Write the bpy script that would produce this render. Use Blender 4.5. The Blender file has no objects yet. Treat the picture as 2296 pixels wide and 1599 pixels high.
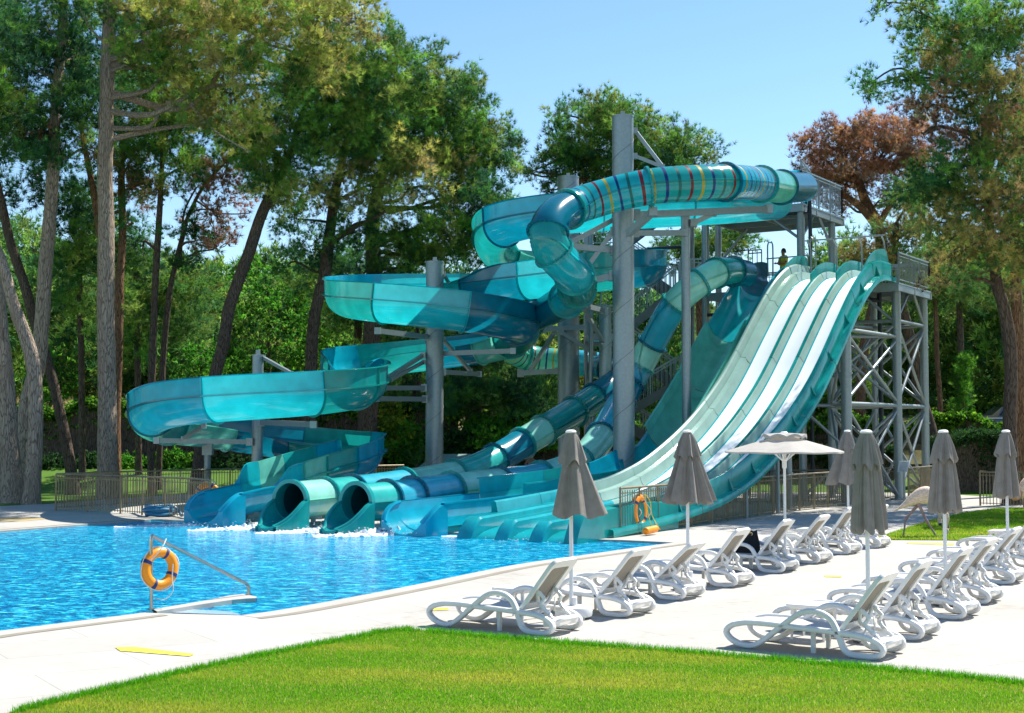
import bpy, math, random
import numpy as np
from mathutils import Vector, Matrix
from mathutils.geometry import tessellate_polygon
R=math.radians; PI=math.pi
scene=bpy.context.scene; COL=scene.collection
F=3189.0; CX=1148.0; CY=799.5; HZ=965.0; CAMH=2.5
TH=math.atan((HZ-CY)/F); ST,CT=math.sin(TH),math.cos(TH)
def ray(x,y):
    dz=(CY-y)/F
    return ((x-CX)/F, CT-dz*ST, ST+dz*CT)
def P(x,y,Y):
    a,b,c=ray(x,y); k=Y/b
    return np.array((a*k,Y,CAMH+c*k))
def G(x,y,z=0.0):
    a,b,c=ray(x,y); k=(z-CAMH)/c
    return np.array((a*k,b*k,z))
def nrm(v):
    v=np.asarray(v,float); return v/(np.linalg.norm(v)+1e-12)
# ---------------------------------------------------------------- materials
def newmat(name):
    m=bpy.data.materials.new(name); m.use_nodes=True
    nt=m.node_tree; nt.nodes.clear()
    out=nt.nodes.new('ShaderNodeOutputMaterial')
    return m,nt,out
def N(nt,t,**k):
    n=nt.nodes.new(t)
    for a,b in k.items():
        if a in n.inputs: n.inputs[a].default_value=b
        else: setattr(n,a,b)
    return n
def rgba(c): return (c[0],c[1],c[2],1.0)
def noisy(nt,c1,c2,scale,detail=4,stretch=None,lo=.35,hi=.65):
    tc=N(nt,'ShaderNodeTexCoord'); mp=N(nt,'ShaderNodeMapping')
    nt.links.new(tc.outputs['Object'],mp.inputs[0])
    if stretch: mp.inputs['Scale'].default_value=stretch
    nz=N(nt,'ShaderNodeTexNoise',Scale=scale,Detail=detail)
    nt.links.new(mp.outputs[0],nz.inputs['Vector'])
    cr=N(nt,'ShaderNodeValToRGB')
    cr.color_ramp.elements[0].position=lo; cr.color_ramp.elements[1].position=hi
    cr.color_ramp.elements[0].color=rgba(c1); cr.color_ramp.elements[1].color=rgba(c2)
    nt.links.new(nz.outputs[0],cr.inputs[0])
    return mp,nz,cr
def simple(name,c,rough=.5,metal=0,var=.12,scale=3,bump=0,bscale=20,spec=.5,stretch=None,trans=0,coat=0):
    m,nt,out=newmat(name)
    b=N(nt,'ShaderNodeBsdfPrincipled',Roughness=rough,Metallic=metal)
    b.inputs['Specular IOR Level'].default_value=spec
    if coat: b.inputs['Coat Weight'].default_value=coat; b.inputs['Coat Roughness'].default_value=.08
    c2=[min(1,x*(1+var)) for x in c]; c1=[x*(1-var) for x in c]
    mp,nz,cr=noisy(nt,c1,c2,scale,stretch=stretch)
    nt.links.new(cr.outputs[0],b.inputs['Base Color'])
    if bump:
        n2=N(nt,'ShaderNodeTexNoise',Scale=bscale,Detail=5); nt.links.new(mp.outputs[0],n2.inputs['Vector'])
        bp=N(nt,'ShaderNodeBump',Strength=bump,Distance=.02); nt.links.new(n2.outputs[0],bp.inputs['Height'])
        nt.links.new(bp.outputs[0],b.inputs['Normal'])
    if trans:
        t=N(nt,'ShaderNodeBsdfTranslucent'); nt.links.new(cr.outputs[0],t.inputs[0])
        mx=N(nt,'ShaderNodeMixShader'); mx.inputs[0].default_value=trans
        nt.links.new(b.outputs[0],mx.inputs[1]); nt.links.new(t.outputs[0],mx.inputs[2])
        nt.links.new(mx.outputs[0],out.inputs[0])
    else: nt.links.new(b.outputs[0],out.inputs[0])
    return m
M={}
FIB=dict(rough=.17,var=.11,scale=2.2,trans=.38,spec=.6,coat=.3)
M['turq']=simple('turquoise_fibreglass',(.012,.50,.55),**FIB)
M['blue']=simple('blue_fibreglass',(.002,.20,.29),**FIB)
M['azure']=simple('azure_fibreglass',(.006,.46,.62),**FIB)
M['green']=simple('green_fibreglass',(.008,.33,.30),**FIB)
M['teal']=simple('teal_fibreglass',(.015,.42,.40),**FIB)
M['mint']=simple('mint_fibreglass',(.16,.62,.50),**FIB)
M['pale']=simple('glare_pale_fibreglass',(.40,.60,.52),rough=.2,var=.08,scale=1.4,trans=.25,coat=.3)  # translucent glare on the racer walls and dividers, painted as a paler tone
M['white_lane']=simple('wet_white_lane',(.90,.92,.92),rough=.5,var=.02,scale=2)
OPQ=dict(rough=.22,var=.10,scale=2.2,trans=.08,spec=.55,coat=.3)
for k_,c_ in dict(turq=(.012,.42,.46),blue=(.004,.20,.29),azure=(.03,.40,.53),green=(.01,.30,.27),teal=(.03,.45,.40),mint=(.30,.70,.56)).items(): M['o_'+k_]=simple('opaque_'+k_+'_fibreglass',c_,**OPQ)
M['mouth_shade']=simple('painted_mouth_shade',(.004,.07,.08),rough=.4)  # near-black tone standing in for the shade inside the tube mouths
M['red_s']=simple('red_stripe',(.20,.012,.015),rough=.3,trans=.2)
M['navy_s']=simple('navy_stripe',(.006,.035,.17),rough=.3,trans=.2)
M['yel_s']=simple('yellow_stripe',(.50,.36,.02),rough=.3,trans=.2)
M['dkg_s']=simple('green_stripe',(.005,.14,.12),rough=.3,trans=.2)
M['galv']=simple('galvanised_steel',(.29,.33,.335),rough=.42,metal=.5,var=.06,scale=12,bump=.02,bscale=80)
M['seam']=simple('dark_weld_seam',(.13,.15,.155),rough=.6,metal=.3)
M['stair']=simple('dull_stair_steel',(.15,.16,.155),rough=.6,metal=.3)
M['steel']=simple('brushed_steel',(.40,.385,.35),rough=.22,metal=1,var=.1,scale=8)
M['bronze']=simple('bronze_railing',(.23,.185,.11),rough=.4,metal=.35,var=.2,scale=4)
M['dkrail']=simple('dark_bronze_railing',(.13,.115,.085),rough=.4,metal=.35,var=.2,scale=4)
M['pipe']=simple('dark_pipe',(.012,.022,.03),rough=.35)
M['plastic']=simple('white_plastic',(.76,.745,.71),rough=.35,var=.03,scale=6)
M['sling']=simple('taupe_sling',(.24,.21,.165),rough=.8,var=.08,scale=60,trans=.12)
M['seat']=simple('cream_sling',(.60,.57,.51),rough=.8,var=.05,scale=60,trans=.15)
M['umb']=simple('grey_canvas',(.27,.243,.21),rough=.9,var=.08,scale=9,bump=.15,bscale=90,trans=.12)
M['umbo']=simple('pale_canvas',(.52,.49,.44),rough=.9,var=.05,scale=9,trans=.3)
M['pole']=simple('white_pole',(.72,.73,.73),rough=.4,var=.03)
M['orange']=simple('orange_buoy',(1.0,.30,.0),rough=.42,var=.06)
M['navy']=simple('navy_band',(.01,.035,.16),rough=.6)
M['rope']=simple('white_rope',(.7,.68,.62),rough=.9,var=.2,scale=60)
M['yrope']=simple('yellow_rope',(.85,.65,.02),rough=.8)
M['hose']=simple('blue_hose',(.02,.17,.32),rough=.4,var=.2,scale=25)
M['bag']=simple('black_fabric',(.010,.012,.017),rough=.85)
M['brass']=simple('brass_ring',(.7,.55,.25),rough=.3,metal=1)
M['foam']=simple('white_foam',(.9,.94,.97),rough=.7,var=.05,scale=14,bump=.8,bscale=30,trans=.25)
M['ytape']=simple('yellow_tape',(.72,.66,.05),rough=.8,var=.3,scale=22)
M['wood']=simple('weathered_timber',(.16,.12,.085),rough=.85,var=.3,scale=4)
M['shed']=simple('green_grey_panel',(.16,.24,.21),rough=.5)
M['wall']=simple('rough_concrete',(.20,.18,.15),rough=.95,var=.3,scale=2,bump=.4,bscale=12)
M['fpink']=simple('flamingo_pink',(.74,.55,.40),rough=.6,var=.2,scale=14,stretch=(1,1,3),bump=.8,bscale=26)
M['forange']=simple('flamingo_coral',(.62,.24,.13),rough=.6,var=.2,scale=10,bump=.5,bscale=26)
M['fleg']=simple('flamingo_leg',(.30,.19,.20),rough=.6,var=.2)
M['black']=simple('black_plastic',(.01,.01,.012),rough=.4)
M['skin']=simple('skin',(.36,.17,.10),rough=.55,var=.08)
M['yshirt']=simple('yellow_shirt',(.62,.60,.04),rough=.85,var=.1,scale=10)
M['shorts']=simple('dark_shorts',(.02,.03,.06),rough=.9)
M['hair']=simple('dark_hair',(.02,.014,.01),rough=.7)
M['sign']=simple('pale_sign',(.50,.60,.66),rough=.4)
M['ink']=simple('sign_ink',(.10,.16,.24),rough=.5)
M['car']=simple('dark_car_paint',(.015,.02,.03),rough=.2,coat=1)
M['carw']=simple('pale_car_trim',(.7,.72,.75),rough=.25)
M['glass']=simple('dark_glass',(.02,.03,.04),rough=.05)
def bark(name,c1,c2,sc=1.0):
    m,nt,out=newmat(name)
    b=N(nt,'ShaderNodeBsdfPrincipled',Roughness=.95)
    b.inputs['Specular IOR Level'].default_value=.1
    tc=N(nt,'ShaderNodeTexCoord'); mp=N(nt,'ShaderNodeMapping'); mp.inputs['Scale'].default_value=(1,1,.13)
    nt.links.new(tc.outputs['Object'],mp.inputs[0])
    nz=N(nt,'ShaderNodeTexNoise',Scale=3*sc,Detail=6); nt.links.new(mp.outputs[0],nz.inputs['Vector'])
    v=N(nt,'ShaderNodeTexVoronoi',Scale=19*sc,feature='DISTANCE_TO_EDGE')
    ad=N(nt,'ShaderNodeMixRGB',blend_type='ADD'); ad.inputs[0].default_value=.25
    nt.links.new(mp.outputs[0],ad.inputs[1]); nt.links.new(nz.outputs[1],ad.inputs[2]); nt.links.new(ad.outputs[0],v.inputs['Vector'])
    cr=N(nt,'ShaderNodeValToRGB'); cr.color_ramp.elements[0].color=rgba([x*.22 for x in c1]); cr.color_ramp.elements[1].color=rgba(c1)
    cr.color_ramp.elements[1].position=.16
    nt.links.new(v.outputs['Distance'],cr.inputs[0])
    mx=N(nt,'ShaderNodeMixRGB'); mx.inputs[2].default_value=rgba(c2); nt.links.new(cr.outputs[0],mx.inputs[1])
    cr2=N(nt,'ShaderNodeValToRGB'); cr2.color_ramp.elements[0].position=.45; cr2.color_ramp.elements[1].position=.7
    cr2.color_ramp.elements[1].color=(.6,.6,.6,1)
    nt.links.new(nz.outputs[0],cr2.inputs[0]); nt.links.new(cr2.outputs[0],mx.inputs[0])
    nt.links.new(mx.outputs[0],b.inputs['Base Color'])
    bp=N(nt,'ShaderNodeBump',Strength=1.0,Distance=.06); nt.links.new(v.outputs['Distance'],bp.inputs['Height'])
    nt.links.new(bp.outputs[0],b.inputs['Normal']); nt.links.new(b.outputs[0],out.inputs[0])
    return m
M['bark_grey']=bark('grey_pine_bark',(.50,.39,.30),(.30,.22,.165))
M['bark_dark']=bark('dark_pine_bark',(.17,.125,.095),(.10,.075,.06))
M['bark_red']=bark('red_pine_bark',(.30,.17,.10),(.14,.09,.06))
def leafmat(name,trans=.45,rough=.6):
    m,nt,out=newmat(name)
    at=N(nt,'ShaderNodeAttribute',attribute_name='tint')
    b=N(nt,'ShaderNodeBsdfPrincipled',Roughness=rough); b.inputs['Specular IOR Level'].default_value=.25
    t=N(nt,'ShaderNodeBsdfTranslucent'); mx=N(nt,'ShaderNodeMixShader'); mx.inputs[0].default_value=trans
    nt.links.new(at.outputs['Color'],b.inputs['Base Color']); nt.links.new(at.outputs['Color'],t.inputs[0])
    nt.links.new(b.outputs[0],mx.inputs[1]); nt.links.new(t.outputs[0],mx.inputs[2]); nt.links.new(mx.outputs[0],out.inputs[0])
    return m
M['leaf']=leafmat('needle_foliage'); M['blade']=leafmat('grass_blades',.5,.7)
def groundmat(name,stops,scale,bumpd=.02,bs=60,fine=40,finemix=.35,rough=.9,stretch=None):
    m,nt,out=newmat(name)
    b=N(nt,'ShaderNodeBsdfPrincipled',Roughness=rough); b.inputs['Specular IOR Level'].default_value=.2
    tc=N(nt,'ShaderNodeTexCoord'); mp=N(nt,'ShaderNodeMapping'); nt.links.new(tc.outputs['Object'],mp.inputs[0])
    if stretch: mp.inputs['Scale'].default_value=stretch
    n1=N(nt,'ShaderNodeTexNoise',Scale=scale,Detail=6); n2=N(nt,'ShaderNodeTexNoise',Scale=fine,Detail=3)
    for n in (n1,n2): nt.links.new(mp.outputs[0],n.inputs['Vector'])
    mx=N(nt,'ShaderNodeMixRGB'); mx.inputs[0].default_value=finemix
    nt.links.new(n1.outputs[0],mx.inputs[1]); nt.links.new(n2.outputs[0],mx.inputs[2])
    cr=N(nt,'ShaderNodeValToRGB'); e=cr.color_ramp.elements
    while len(e)<len(stops): e.new(.5)
    for i,(p,c) in enumerate(stops): e[i].position=p; e[i].color=rgba(c)
    nt.links.new(mx.outputs[0],cr.inputs[0]); nt.links.new(cr.outputs[0],b.inputs['Base Color'])
    bp=N(nt,'ShaderNodeBump',Strength=.5,Distance=bumpd); nt.links.new(n2.outputs[0],bp.inputs['Height'])
    nt.links.new(bp.outputs[0],b.inputs['Normal']); nt.links.new(b.outputs[0],out.inputs[0])
    return m
M['deck']=groundmat('pale_concrete_deck',[(.32,(.34,.315,.275)),(.42,(.41,.39,.348)),(.55,(.435,.415,.375)),(.7,(.47,.45,.41))],.55,bumpd=.003,fine=7,finemix=.35)
M['coping']=groundmat('pool_coping',[(.3,(.38,.355,.31)),(.7,(.46,.44,.40))],.8,bumpd=.003,fine=20)
M['groove']=groundmat('gutter_grating',[(.3,(.24,.215,.165)),(.7,(.31,.285,.23))],1.5,bumpd=.003,fine=30)
M['lawn']=groundmat('lawn_soil',[(.3,(.05,.11,.012)),(.5,(.10,.17,.02)),(.7,(.20,.20,.035))],.6)
M['backlawn']=groundmat('shaded_lawn',[(.3,(.045,.11,.01)),(.55,(.08,.17,.016)),(.75,(.16,.21,.03))],.7,fine=30)  # greens darkened a little to carry the shade of the trees
M['forest']=groundmat('forest_floor',[(.3,(.05,.045,.02)),(.5,(.10,.10,.03)),(.65,(.22,.17,.07))],.3,fine=6)
M['tile']=groundmat('pool_tile',[(.3,(.01,.10,.30)),(.7,(.02,.22,.45))],2,fine=20)
M['sand']=groundmat('sandy_patch',[(.3,(.38,.28,.12)),(.7,(.52,.40,.2))],1,fine=20)
M['step']=groundmat('wet_step',[(.3,(.25,.42,.60)),(.7,(.45,.62,.75))],1.5,fine=10,rough=.1)
def slabs(m):
    nt=m.node_tree; b=[n for n in nt.nodes if n.type=='BSDF_PRINCIPLED'][0]; src=b.inputs['Base Color'].links[0].from_socket
    tc=N(nt,'ShaderNodeTexCoord'); mp=N(nt,'ShaderNodeMapping'); mp.inputs['Rotation'].default_value=(0,0,R(-32)); nt.links.new(tc.outputs['Object'],mp.inputs[0])
    br=N(nt,'ShaderNodeTexBrick',Scale=1.0); br.offset=.5; br.inputs['Brick Width'].default_value=2.4; br.inputs['Row Height'].default_value=1.2; br.inputs['Mortar Size'].default_value=.006; br.inputs['Mortar Smooth'].default_value=.2
    br.inputs['Color1'].default_value=(1,1,1,1); br.inputs['Color2'].default_value=(.95,.95,.94,1); br.inputs['Mortar'].default_value=(.66,.64,.60,1)
    nt.links.new(mp.outputs[0],br.inputs['Vector']); mx=N(nt,'ShaderNodeMixRGB',blend_type='MULTIPLY'); mx.inputs[0].default_value=1
    nt.links.new(src,mx.inputs[1]); nt.links.new(br.outputs[0],mx.inputs[2]); nt.links.new(mx.outputs[0],b.inputs['Base Color'])
slabs(M['deck'])
def watermat():
    m,nt,out=newmat('pool_water')
    b=N(nt,'ShaderNodeBsdfPrincipled',Roughness=.10,IOR=1.33); b.inputs['Specular IOR Level'].default_value=.08
    tc=N(nt,'ShaderNodeTexCoord'); mp=N(nt,'ShaderNodeMapping'); mp.inputs['Scale'].default_value=(.75,1.25,1)
    mp.inputs['Rotation'].default_value=(0,0,.12)
    nt.links.new(tc.outputs['Object'],mp.inputs[0])
    n1=N(nt,'ShaderNodeTexNoise',Scale=4.4,Detail=4,Distortion=1.4); n2=N(nt,'ShaderNodeTexNoise',Scale=.28,Detail=2)
    n3=N(nt,'ShaderNodeTexNoise',Scale=7.5,Detail=3,Distortion=.8)
    for n in (n1,n2,n3): nt.links.new(mp.outputs[0],n.inputs['Vector'])
    cr=N(nt,'ShaderNodeValToRGB'); e=cr.color_ramp.elements; e.new(.5); e.new(.6)  # light and dark of the ripples painted as lighter and darker blues
    for i,(p,c) in enumerate([(.33,(0,.10,.32)),(.45,(0,.27,.53)),(.54,(.0,.42,.68)),(.68,(.12,.80,.94))]):
        e[i].position=p; e[i].color=rgba(c)
    nt.links.new(n1.outputs[0],cr.inputs[0])
    mx=N(nt,'ShaderNodeMixRGB'); mx.inputs[2].default_value=(0,.40,.72,1); nt.links.new(cr.outputs[0],mx.inputs[1])
    c2=N(nt,'ShaderNodeValToRGB'); c2.color_ramp.elements[0].position=.45; c2.color_ramp.elements[1].position=.7
    c2.color_ramp.elements[1].color=(.45,.45,.45,1)
    nt.links.new(n2.outputs[0],c2.inputs[0]); nt.links.new(c2.outputs[0],mx.inputs[0])
    nt.links.new(mx.outputs[0],b.inputs['Base Color'])
    ad=N(nt,'ShaderNodeMath',operation='ADD'); nt.links.new(n1.outputs[0],ad.inputs[0]); nt.links.new(n3.outputs[0],ad.inputs[1])
    bp=N(nt,'ShaderNodeBump',Strength=1,Distance=.16); nt.links.new(ad.outputs[0],bp.inputs['Height'])
    nt.links.new(bp.outputs[0],b.inputs['Normal']); nt.links.new(b.outputs[0],out.inputs[0])
    return m
M['water']=watermat()
# ---------------------------------------------------------------- mesh helpers
class MB:
    def __init__(s): s.v=[]; s.f=[]; s.m=[]; s.n=0
    def add(s,vs,fs,mi=0):
        vs=np.asarray(vs,float).reshape(-1,3)
        s.v.append(vs); s.f+= [tuple(i+s.n for i in f) for f in fs]; s.m+=[mi]*len(fs); s.n+=len(vs); return s
    def box(s,c,size,rz=0,mi=0,axes=None):
        c=np.asarray(c,float); hx,hy,hz=[d/2 for d in size]
        if axes is None:
            ca,sa=math.cos(rz),math.sin(rz); axes=((ca,sa,0),(-sa,ca,0),(0,0,1))
        A=np.asarray(axes,float)
        vs=[c+A[0]*hx*i+A[1]*hy*j+A[2]*hz*k for i in(-1,1) for j in(-1,1) for k in(-1,1)]
        s.add(vs,[(0,1,3,2),(4,6,7,5),(0,4,5,1),(2,3,7,6),(0,2,6,4),(1,5,7,3)],mi); return s
    def beam(s,a,b,w,h=None,mi=0):
        a=np.asarray(a,float);b=np.asarray(b,float);h=h or w
        d=b-a;L=np.linalg.norm(d);d=nrm(d)
        up=np.array((0,0,1.)) if abs(d[2])<.95 else np.array((0,1.,0))
        sd=nrm(np.cross(d,up));up=np.cross(sd,d)
        return s.box((a+b)/2,(L,w,h),axes=(d,sd,up),mi=mi)
    def tube(s,pts,r,k=8,caps=True,mi=0,closed=False,ell=1.0):
        pts=np.asarray(pts,float); n=len(pts); r=np.ones(n)*r if np.isscalar(r) else np.asarray(r,float)
        if closed: T=np.roll(pts,-1,0)-np.roll(pts,1,0)
        else: T=np.gradient(pts,axis=0)
        T/=np.linalg.norm(T,axis=1)[:,None]+1e-12
        u=np.cross(T[0],(0,0,1.)); 
        if np.linalg.norm(u)<.2: u=np.cross(T[0],(0,1.,0))
        u=nrm(u); vs=[]
        for i in range(n):
            u=nrm(u-T[i]*np.dot(u,T[i])); w=np.cross(T[i],u)
            for j in range(k):
                a=2*PI*j/k; vs.append(pts[i]+r[i]*(math.cos(a)*u*ell+math.sin(a)*w))
        fs=[]; m=n if closed else n-1
        for i in range(m):
            for j in range(k):
                a=i*k+j;b=i*k+(j+1)%k;c=((i+1)%n)*k+(j+1)%k;d=((i+1)%n)*k+j; fs.append((a,b,c,d))
        if caps and not closed: fs+=[tuple(range(k-1,-1,-1)),tuple((n-1)*k+j for j in range(k))]
        return s.add(vs,fs,mi)
    def cyl(s,a,b,r,k=16,r2=None,mi=0): return s.tube([a,b],[r,r if r2 is None else r2],k,mi=mi)
    def lathe(s,c,prof,k=24,mi=0,mod=None):
        vs=[];n=len(prof)
        for i,(r,z) in enumerate(prof):
            for j in range(k):
                a=2*PI*j/k; rr=r*(mod(a,i) if mod else 1); vs.append((c[0]+rr*math.cos(a),c[1]+rr*math.sin(a),c[2]+z))
        fs=[(i*k+j,i*k+(j+1)%k,(i+1)*k+(j+1)%k,(i+1)*k+j) for i in range(n-1) for j in range(k)]
        fs+=[tuple(range(k-1,-1,-1)),tuple((n-1)*k+j for j in range(k))]
        return s.add(vs,fs,mi)
    def grid(s,rows,mi=0,closed=False):
        rows=np.asarray(rows,float); a,b=rows.shape[:2]; fs=[]
        for i in range(a-1):
            for j in range(b if closed else b-1):
                j2=(j+1)%b; fs.append((i*b+j,i*b+j2,(i+1)*b+j2,(i+1)*b+j))
        return s.add(rows.reshape(-1,3),fs,mi)
def wloc(o):
    l=np.zeros(3)
    while o is not None: l+=np.array(o.location); o=o.parent
    return l
def link(name,me,mats,parent=None,loc=None):
    o=bpy.data.objects.new(name,me); COL.objects.link(o)
    for m in (mats if isinstance(mats,(list,tuple)) else [mats]): me.materials.append(M[m] if isinstance(m,str) else m)
    if parent is not None: o.parent=parent
    return o
def obj(name,mb,mats,parent=None,smooth=True,bevel=0,local=False):
    v=np.concatenate(mb.v) if mb.v else np.zeros((0,3))
    if parent is not None and not local: v=v-wloc(parent)
    loc=(0,0,0)
    if parent is None and len(v):
        loc=((v[:,0].min()+v[:,0].max())/2,(v[:,1].min()+v[:,1].max())/2,v[:,2].min()); v=v-np.array(loc)
    me=bpy.data.meshes.new(name); me.from_pydata(v.tolist(),[],mb.f); 
    o=link(name,me,mats,parent); o.location=loc
    if len(set(mb.m))>1: me.polygons.foreach_set('material_index',mb.m)
    if smooth:
        me.polygons.foreach_set('use_smooth',[True]*len(me.polygons))
        try: me.set_sharp_from_angle(angle=R(38))
        except Exception: pass
    if bevel:
        b=o.modifiers.new('bevel','BEVEL'); b.width=bevel; b.segments=2; b.limit_method='ANGLE'
    me.update()
    return o
def tag(o,label=None,cat=None,group=None,kind=None):
    if label: o['label']=label
    if cat: o['category']=cat
    if group: o['group']=group
    if kind: o['kind']=kind
    return o
def thing(name,label,cat,loc,rz=0,group=None):
    o=bpy.data.objects.new(name,None); COL.objects.link(o); o.empty_display_size=.2
    o.location=tuple(float(a) for a in loc); o.rotation_euler=(0,0,rz)
    return tag(o,label,cat,group)
def kids(o): return [c for c in bpy.data.objects if c.parent==o]
def copy_tree(o,parent=None):
    c=o.copy(); COL.objects.link(c)
    if parent is not None: c.parent=parent
    for k in kids(o): copy_tree(k,c)
    return c
def crom(pts,step=.25,extra=None):
    """Catmull-Rom through pts (n,d), resampled; returns samples and parameter"""
    pts=np.asarray(pts,float); p=np.vstack([2*pts[0]-pts[1],pts,2*pts[-1]-pts[-2]]); o=[];ts=[]
    for i in range(1,len(p)-2):
        L=np.linalg.norm(p[i+1][:3]-p[i][:3]); n=max(2,int(round(L/step)))
        for k in range(n):
            t=k/n; a,b,c,d=p[i-1],p[i],p[i+1],p[i+2]
            o.append(.5*((2*b)+(-a+c)*t+(2*a-5*b+4*c-d)*t*t+(-a+3*b-3*c+d)*t**3)); ts.append(i-1+t)
    o.append(pts[-1]); ts.append(len(pts)-1)
    return np.array(o),np.array(ts)
def smoothpath(p,n=2):
    p=p.copy()
    for _ in range(n): p[1:-1]=(p[:-2]+2*p[1:-1]+p[2:])/4
    return p
def fastmesh(name,verts,tris,tint,mat,parent=None,loc=None):
    me=bpy.data.meshes.new(name); nv=len(verts); nf=len(tris)
    off=wloc(parent) if parent is not None else np.zeros(3)
    loc0=(0,0,0)
    if parent is None:
        loc0=((verts[:,0].min()+verts[:,0].max())/2,(verts[:,1].min()+verts[:,1].max())/2,verts[:,2].min()); off=np.array(loc0)
    me.vertices.add(nv); me.vertices.foreach_set('co',(verts-off).astype(np.float32).ravel())
    k=tris.shape[1]
    me.loops.add(nf*k); me.loops.foreach_set('vertex_index',tris.astype(np.int32).ravel())
    me.polygons.add(nf); me.polygons.foreach_set('loop_start',np.arange(0,nf*k,k,dtype=np.int32))
    me.update(calc_edges=True)
    at=me.attributes.new('tint','FLOAT_COLOR','POINT')
    c=np.ones((nv,4),np.float32); c[:,:3]=tint; at.data.foreach_set('color',c.ravel())
    o=link(name,me,mat,parent); o.location=loc0
    return o
# ---------------------------------------------------------------- setting
rng=np.random.default_rng(7); random.seed(7)
def V2(p): return [tuple(map(float,(q[0],q[1]))) for q in p]
near=[G(-420,1480),G(0,1415),G(325,1374),G(540,1380),G(573,1376),G(666,1362),G(900,1318),G(1148,1268),G(1300,1246),G(1420,1229),G(1513,1216.5)]
far=[G(1400,1211),G(1330,1209),G(1059,1196),G(883,1187),G(700,1179),G(444,1168),G(340,1164.5),G(227,1172.6),G(0,1190.4),G(-300,1216),G(-420,1300)]
pool=V2(near+far)
def in_poly(x,y,poly):
    c=False;j=len(poly)-1
    for i in range(len(poly)):
        xi,yi=poly[i];xj,yj=poly[j]
        if (yi>y)!=(yj>y) and x<(xj-xi)*(y-yi)/(yj-yi)+xi: c=not c
        j=i
    return c
def sheet(name,outer,hole,z,mat,smooth=False):
    loops=[[Vector((x,y,z)) for x,y in outer]]
    if hole: loops.append([Vector((x,y,z)) for x,y in hole])
    tr=tessellate_polygon(loops); vs=[v for l in loops for v in l]
    mb=MB(); mb.add([tuple(v) for v in vs],[])
    for t in tr:
        a,b,c=[vs[i] for i in t]; n=(b-a).cross(c-a).z
        mb.f.append(tuple(t) if n>0 else tuple(reversed(t))); mb.m.append(0)
    return mb
def ribbon(pts,off1,off2,z,closed=False):
    """strip between two lateral offsets of a 2d polyline"""
    p=np.array([(q[0],q[1]) for q in pts]); T=np.gradient(p,axis=0); T/=np.linalg.norm(T,axis=1)[:,None]
    Nn=np.stack([T[:,1],-T[:,0]],1)
    a=p+Nn*off1;b=p+Nn*off2
    z=np.broadcast_to(np.asarray(z,float),(len(p),))
    return np.stack([np.c_[a,z],np.c_[b,z]],1)
deckout=V2([(-34,5),(34,5),(40,46),G(2300,1119),G(2090,1106),G(1500,1100),G(1000,1093),G(600,1100),G(450,1106),G(269,1117.5),G(123,1129),G(0,1135),G(-250,1150),(-34,30)])
mb=sheet('pool_deck',deckout,pool,0,'deck')
# pool edge walls
w=[];
for i in range(len(pool)+1):
    x,y=pool[i%len(pool)]; w.append([(x,y,0),(x,y,-.5)])
mb.grid(w)
tag(obj('pool_deck',mb,'deck',smooth=False),'sunlit pale concrete deck around the pool',kind='structure')
mb=sheet('water',pool,None,-.045,'water')
tag(obj('pool_water',mb,'water',smooth=False),'rippling bright blue pool water',kind='structure')
wp=[]
for i in range(len(pool)+1):
    x,y=pool[i%len(pool)]; wp.append([(x,y,-.02),(x,y,-.5)])
# coping band and gutter grating along the near edge
cop=MB(); ne=[(q[0],q[1]) for q in near[1:3]]
nn=np.array([(q[0],q[1]) for q in near[3:]]); nn2,_=crom(np.c_[nn,np.zeros(len(nn))],.6)
cop.grid(ribbon(nn2,.0,.34,.004)); cop.grid(ribbon(near[:3],.0,.34,.004))
tag(obj('pool_coping',cop,'coping',smooth=False),'pale coping along the near pool edge',kind='structure')
gr=MB(); gr.grid(ribbon(nn2,.36,.50,.006)); gr.grid(ribbon(near[:3],.36,.50,.006))
fe=[G(340,1164.5),G(227,1172.6),G(0,1190.4),G(-200,1207)]
gr.grid(ribbon(fe,.25,.36,.006))
tag(obj('pool_gutter',gr,'groove',smooth=False),'beige overflow gutter strip set in the deck',kind='structure')
# terrain
def tz(X,Y):
    X=np.asarray(X,float);Y=np.asarray(Y,float)
    s=np.clip((Y-57)/7,0,1); z=.9*s*s*(3-2*s)
    s2=np.clip((Y-65.8)/.9,0,1); z=z+1.5*s2
    s3=np.clip((Y-68)/90,0,1); z=z+5*s3
    return z
xs=np.concatenate([np.arange(-260,-48,12),np.arange(-48,48,.9),np.arange(48,261,12)])
ys=np.concatenate([np.arange(-20,4,4),np.arange(4,80,.9),np.arange(80,420,10)])
XX,YY=np.meshgrid(xs,ys); ZZ=tz(XX,YY)-.03
pc=np.array(pool).mean(0); big=[tuple(pc+(np.array(p)-pc)*1.06) for p in pool]
dk=deckout
for i in range(XX.shape[0]):
    for j in range(XX.shape[1]):
        if YY[i,j]<50 and in_poly(XX[i,j],YY[i,j],big): ZZ[i,j]=-1.6
mb=MB(); mb.grid(np.stack([XX,YY,ZZ],2)[::1])
cells_mi=[]
for i in range(len(ys)-1):
    for j in range(len(xs)-1): cells_mi.append(1 if ys[i]>65 else 0)
mb.m=cells_mi
tag(obj('ground',mb,['backlawn','forest']),'grassy ground rising to the forest floor behind the retaining wall',kind='structure')
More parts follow.
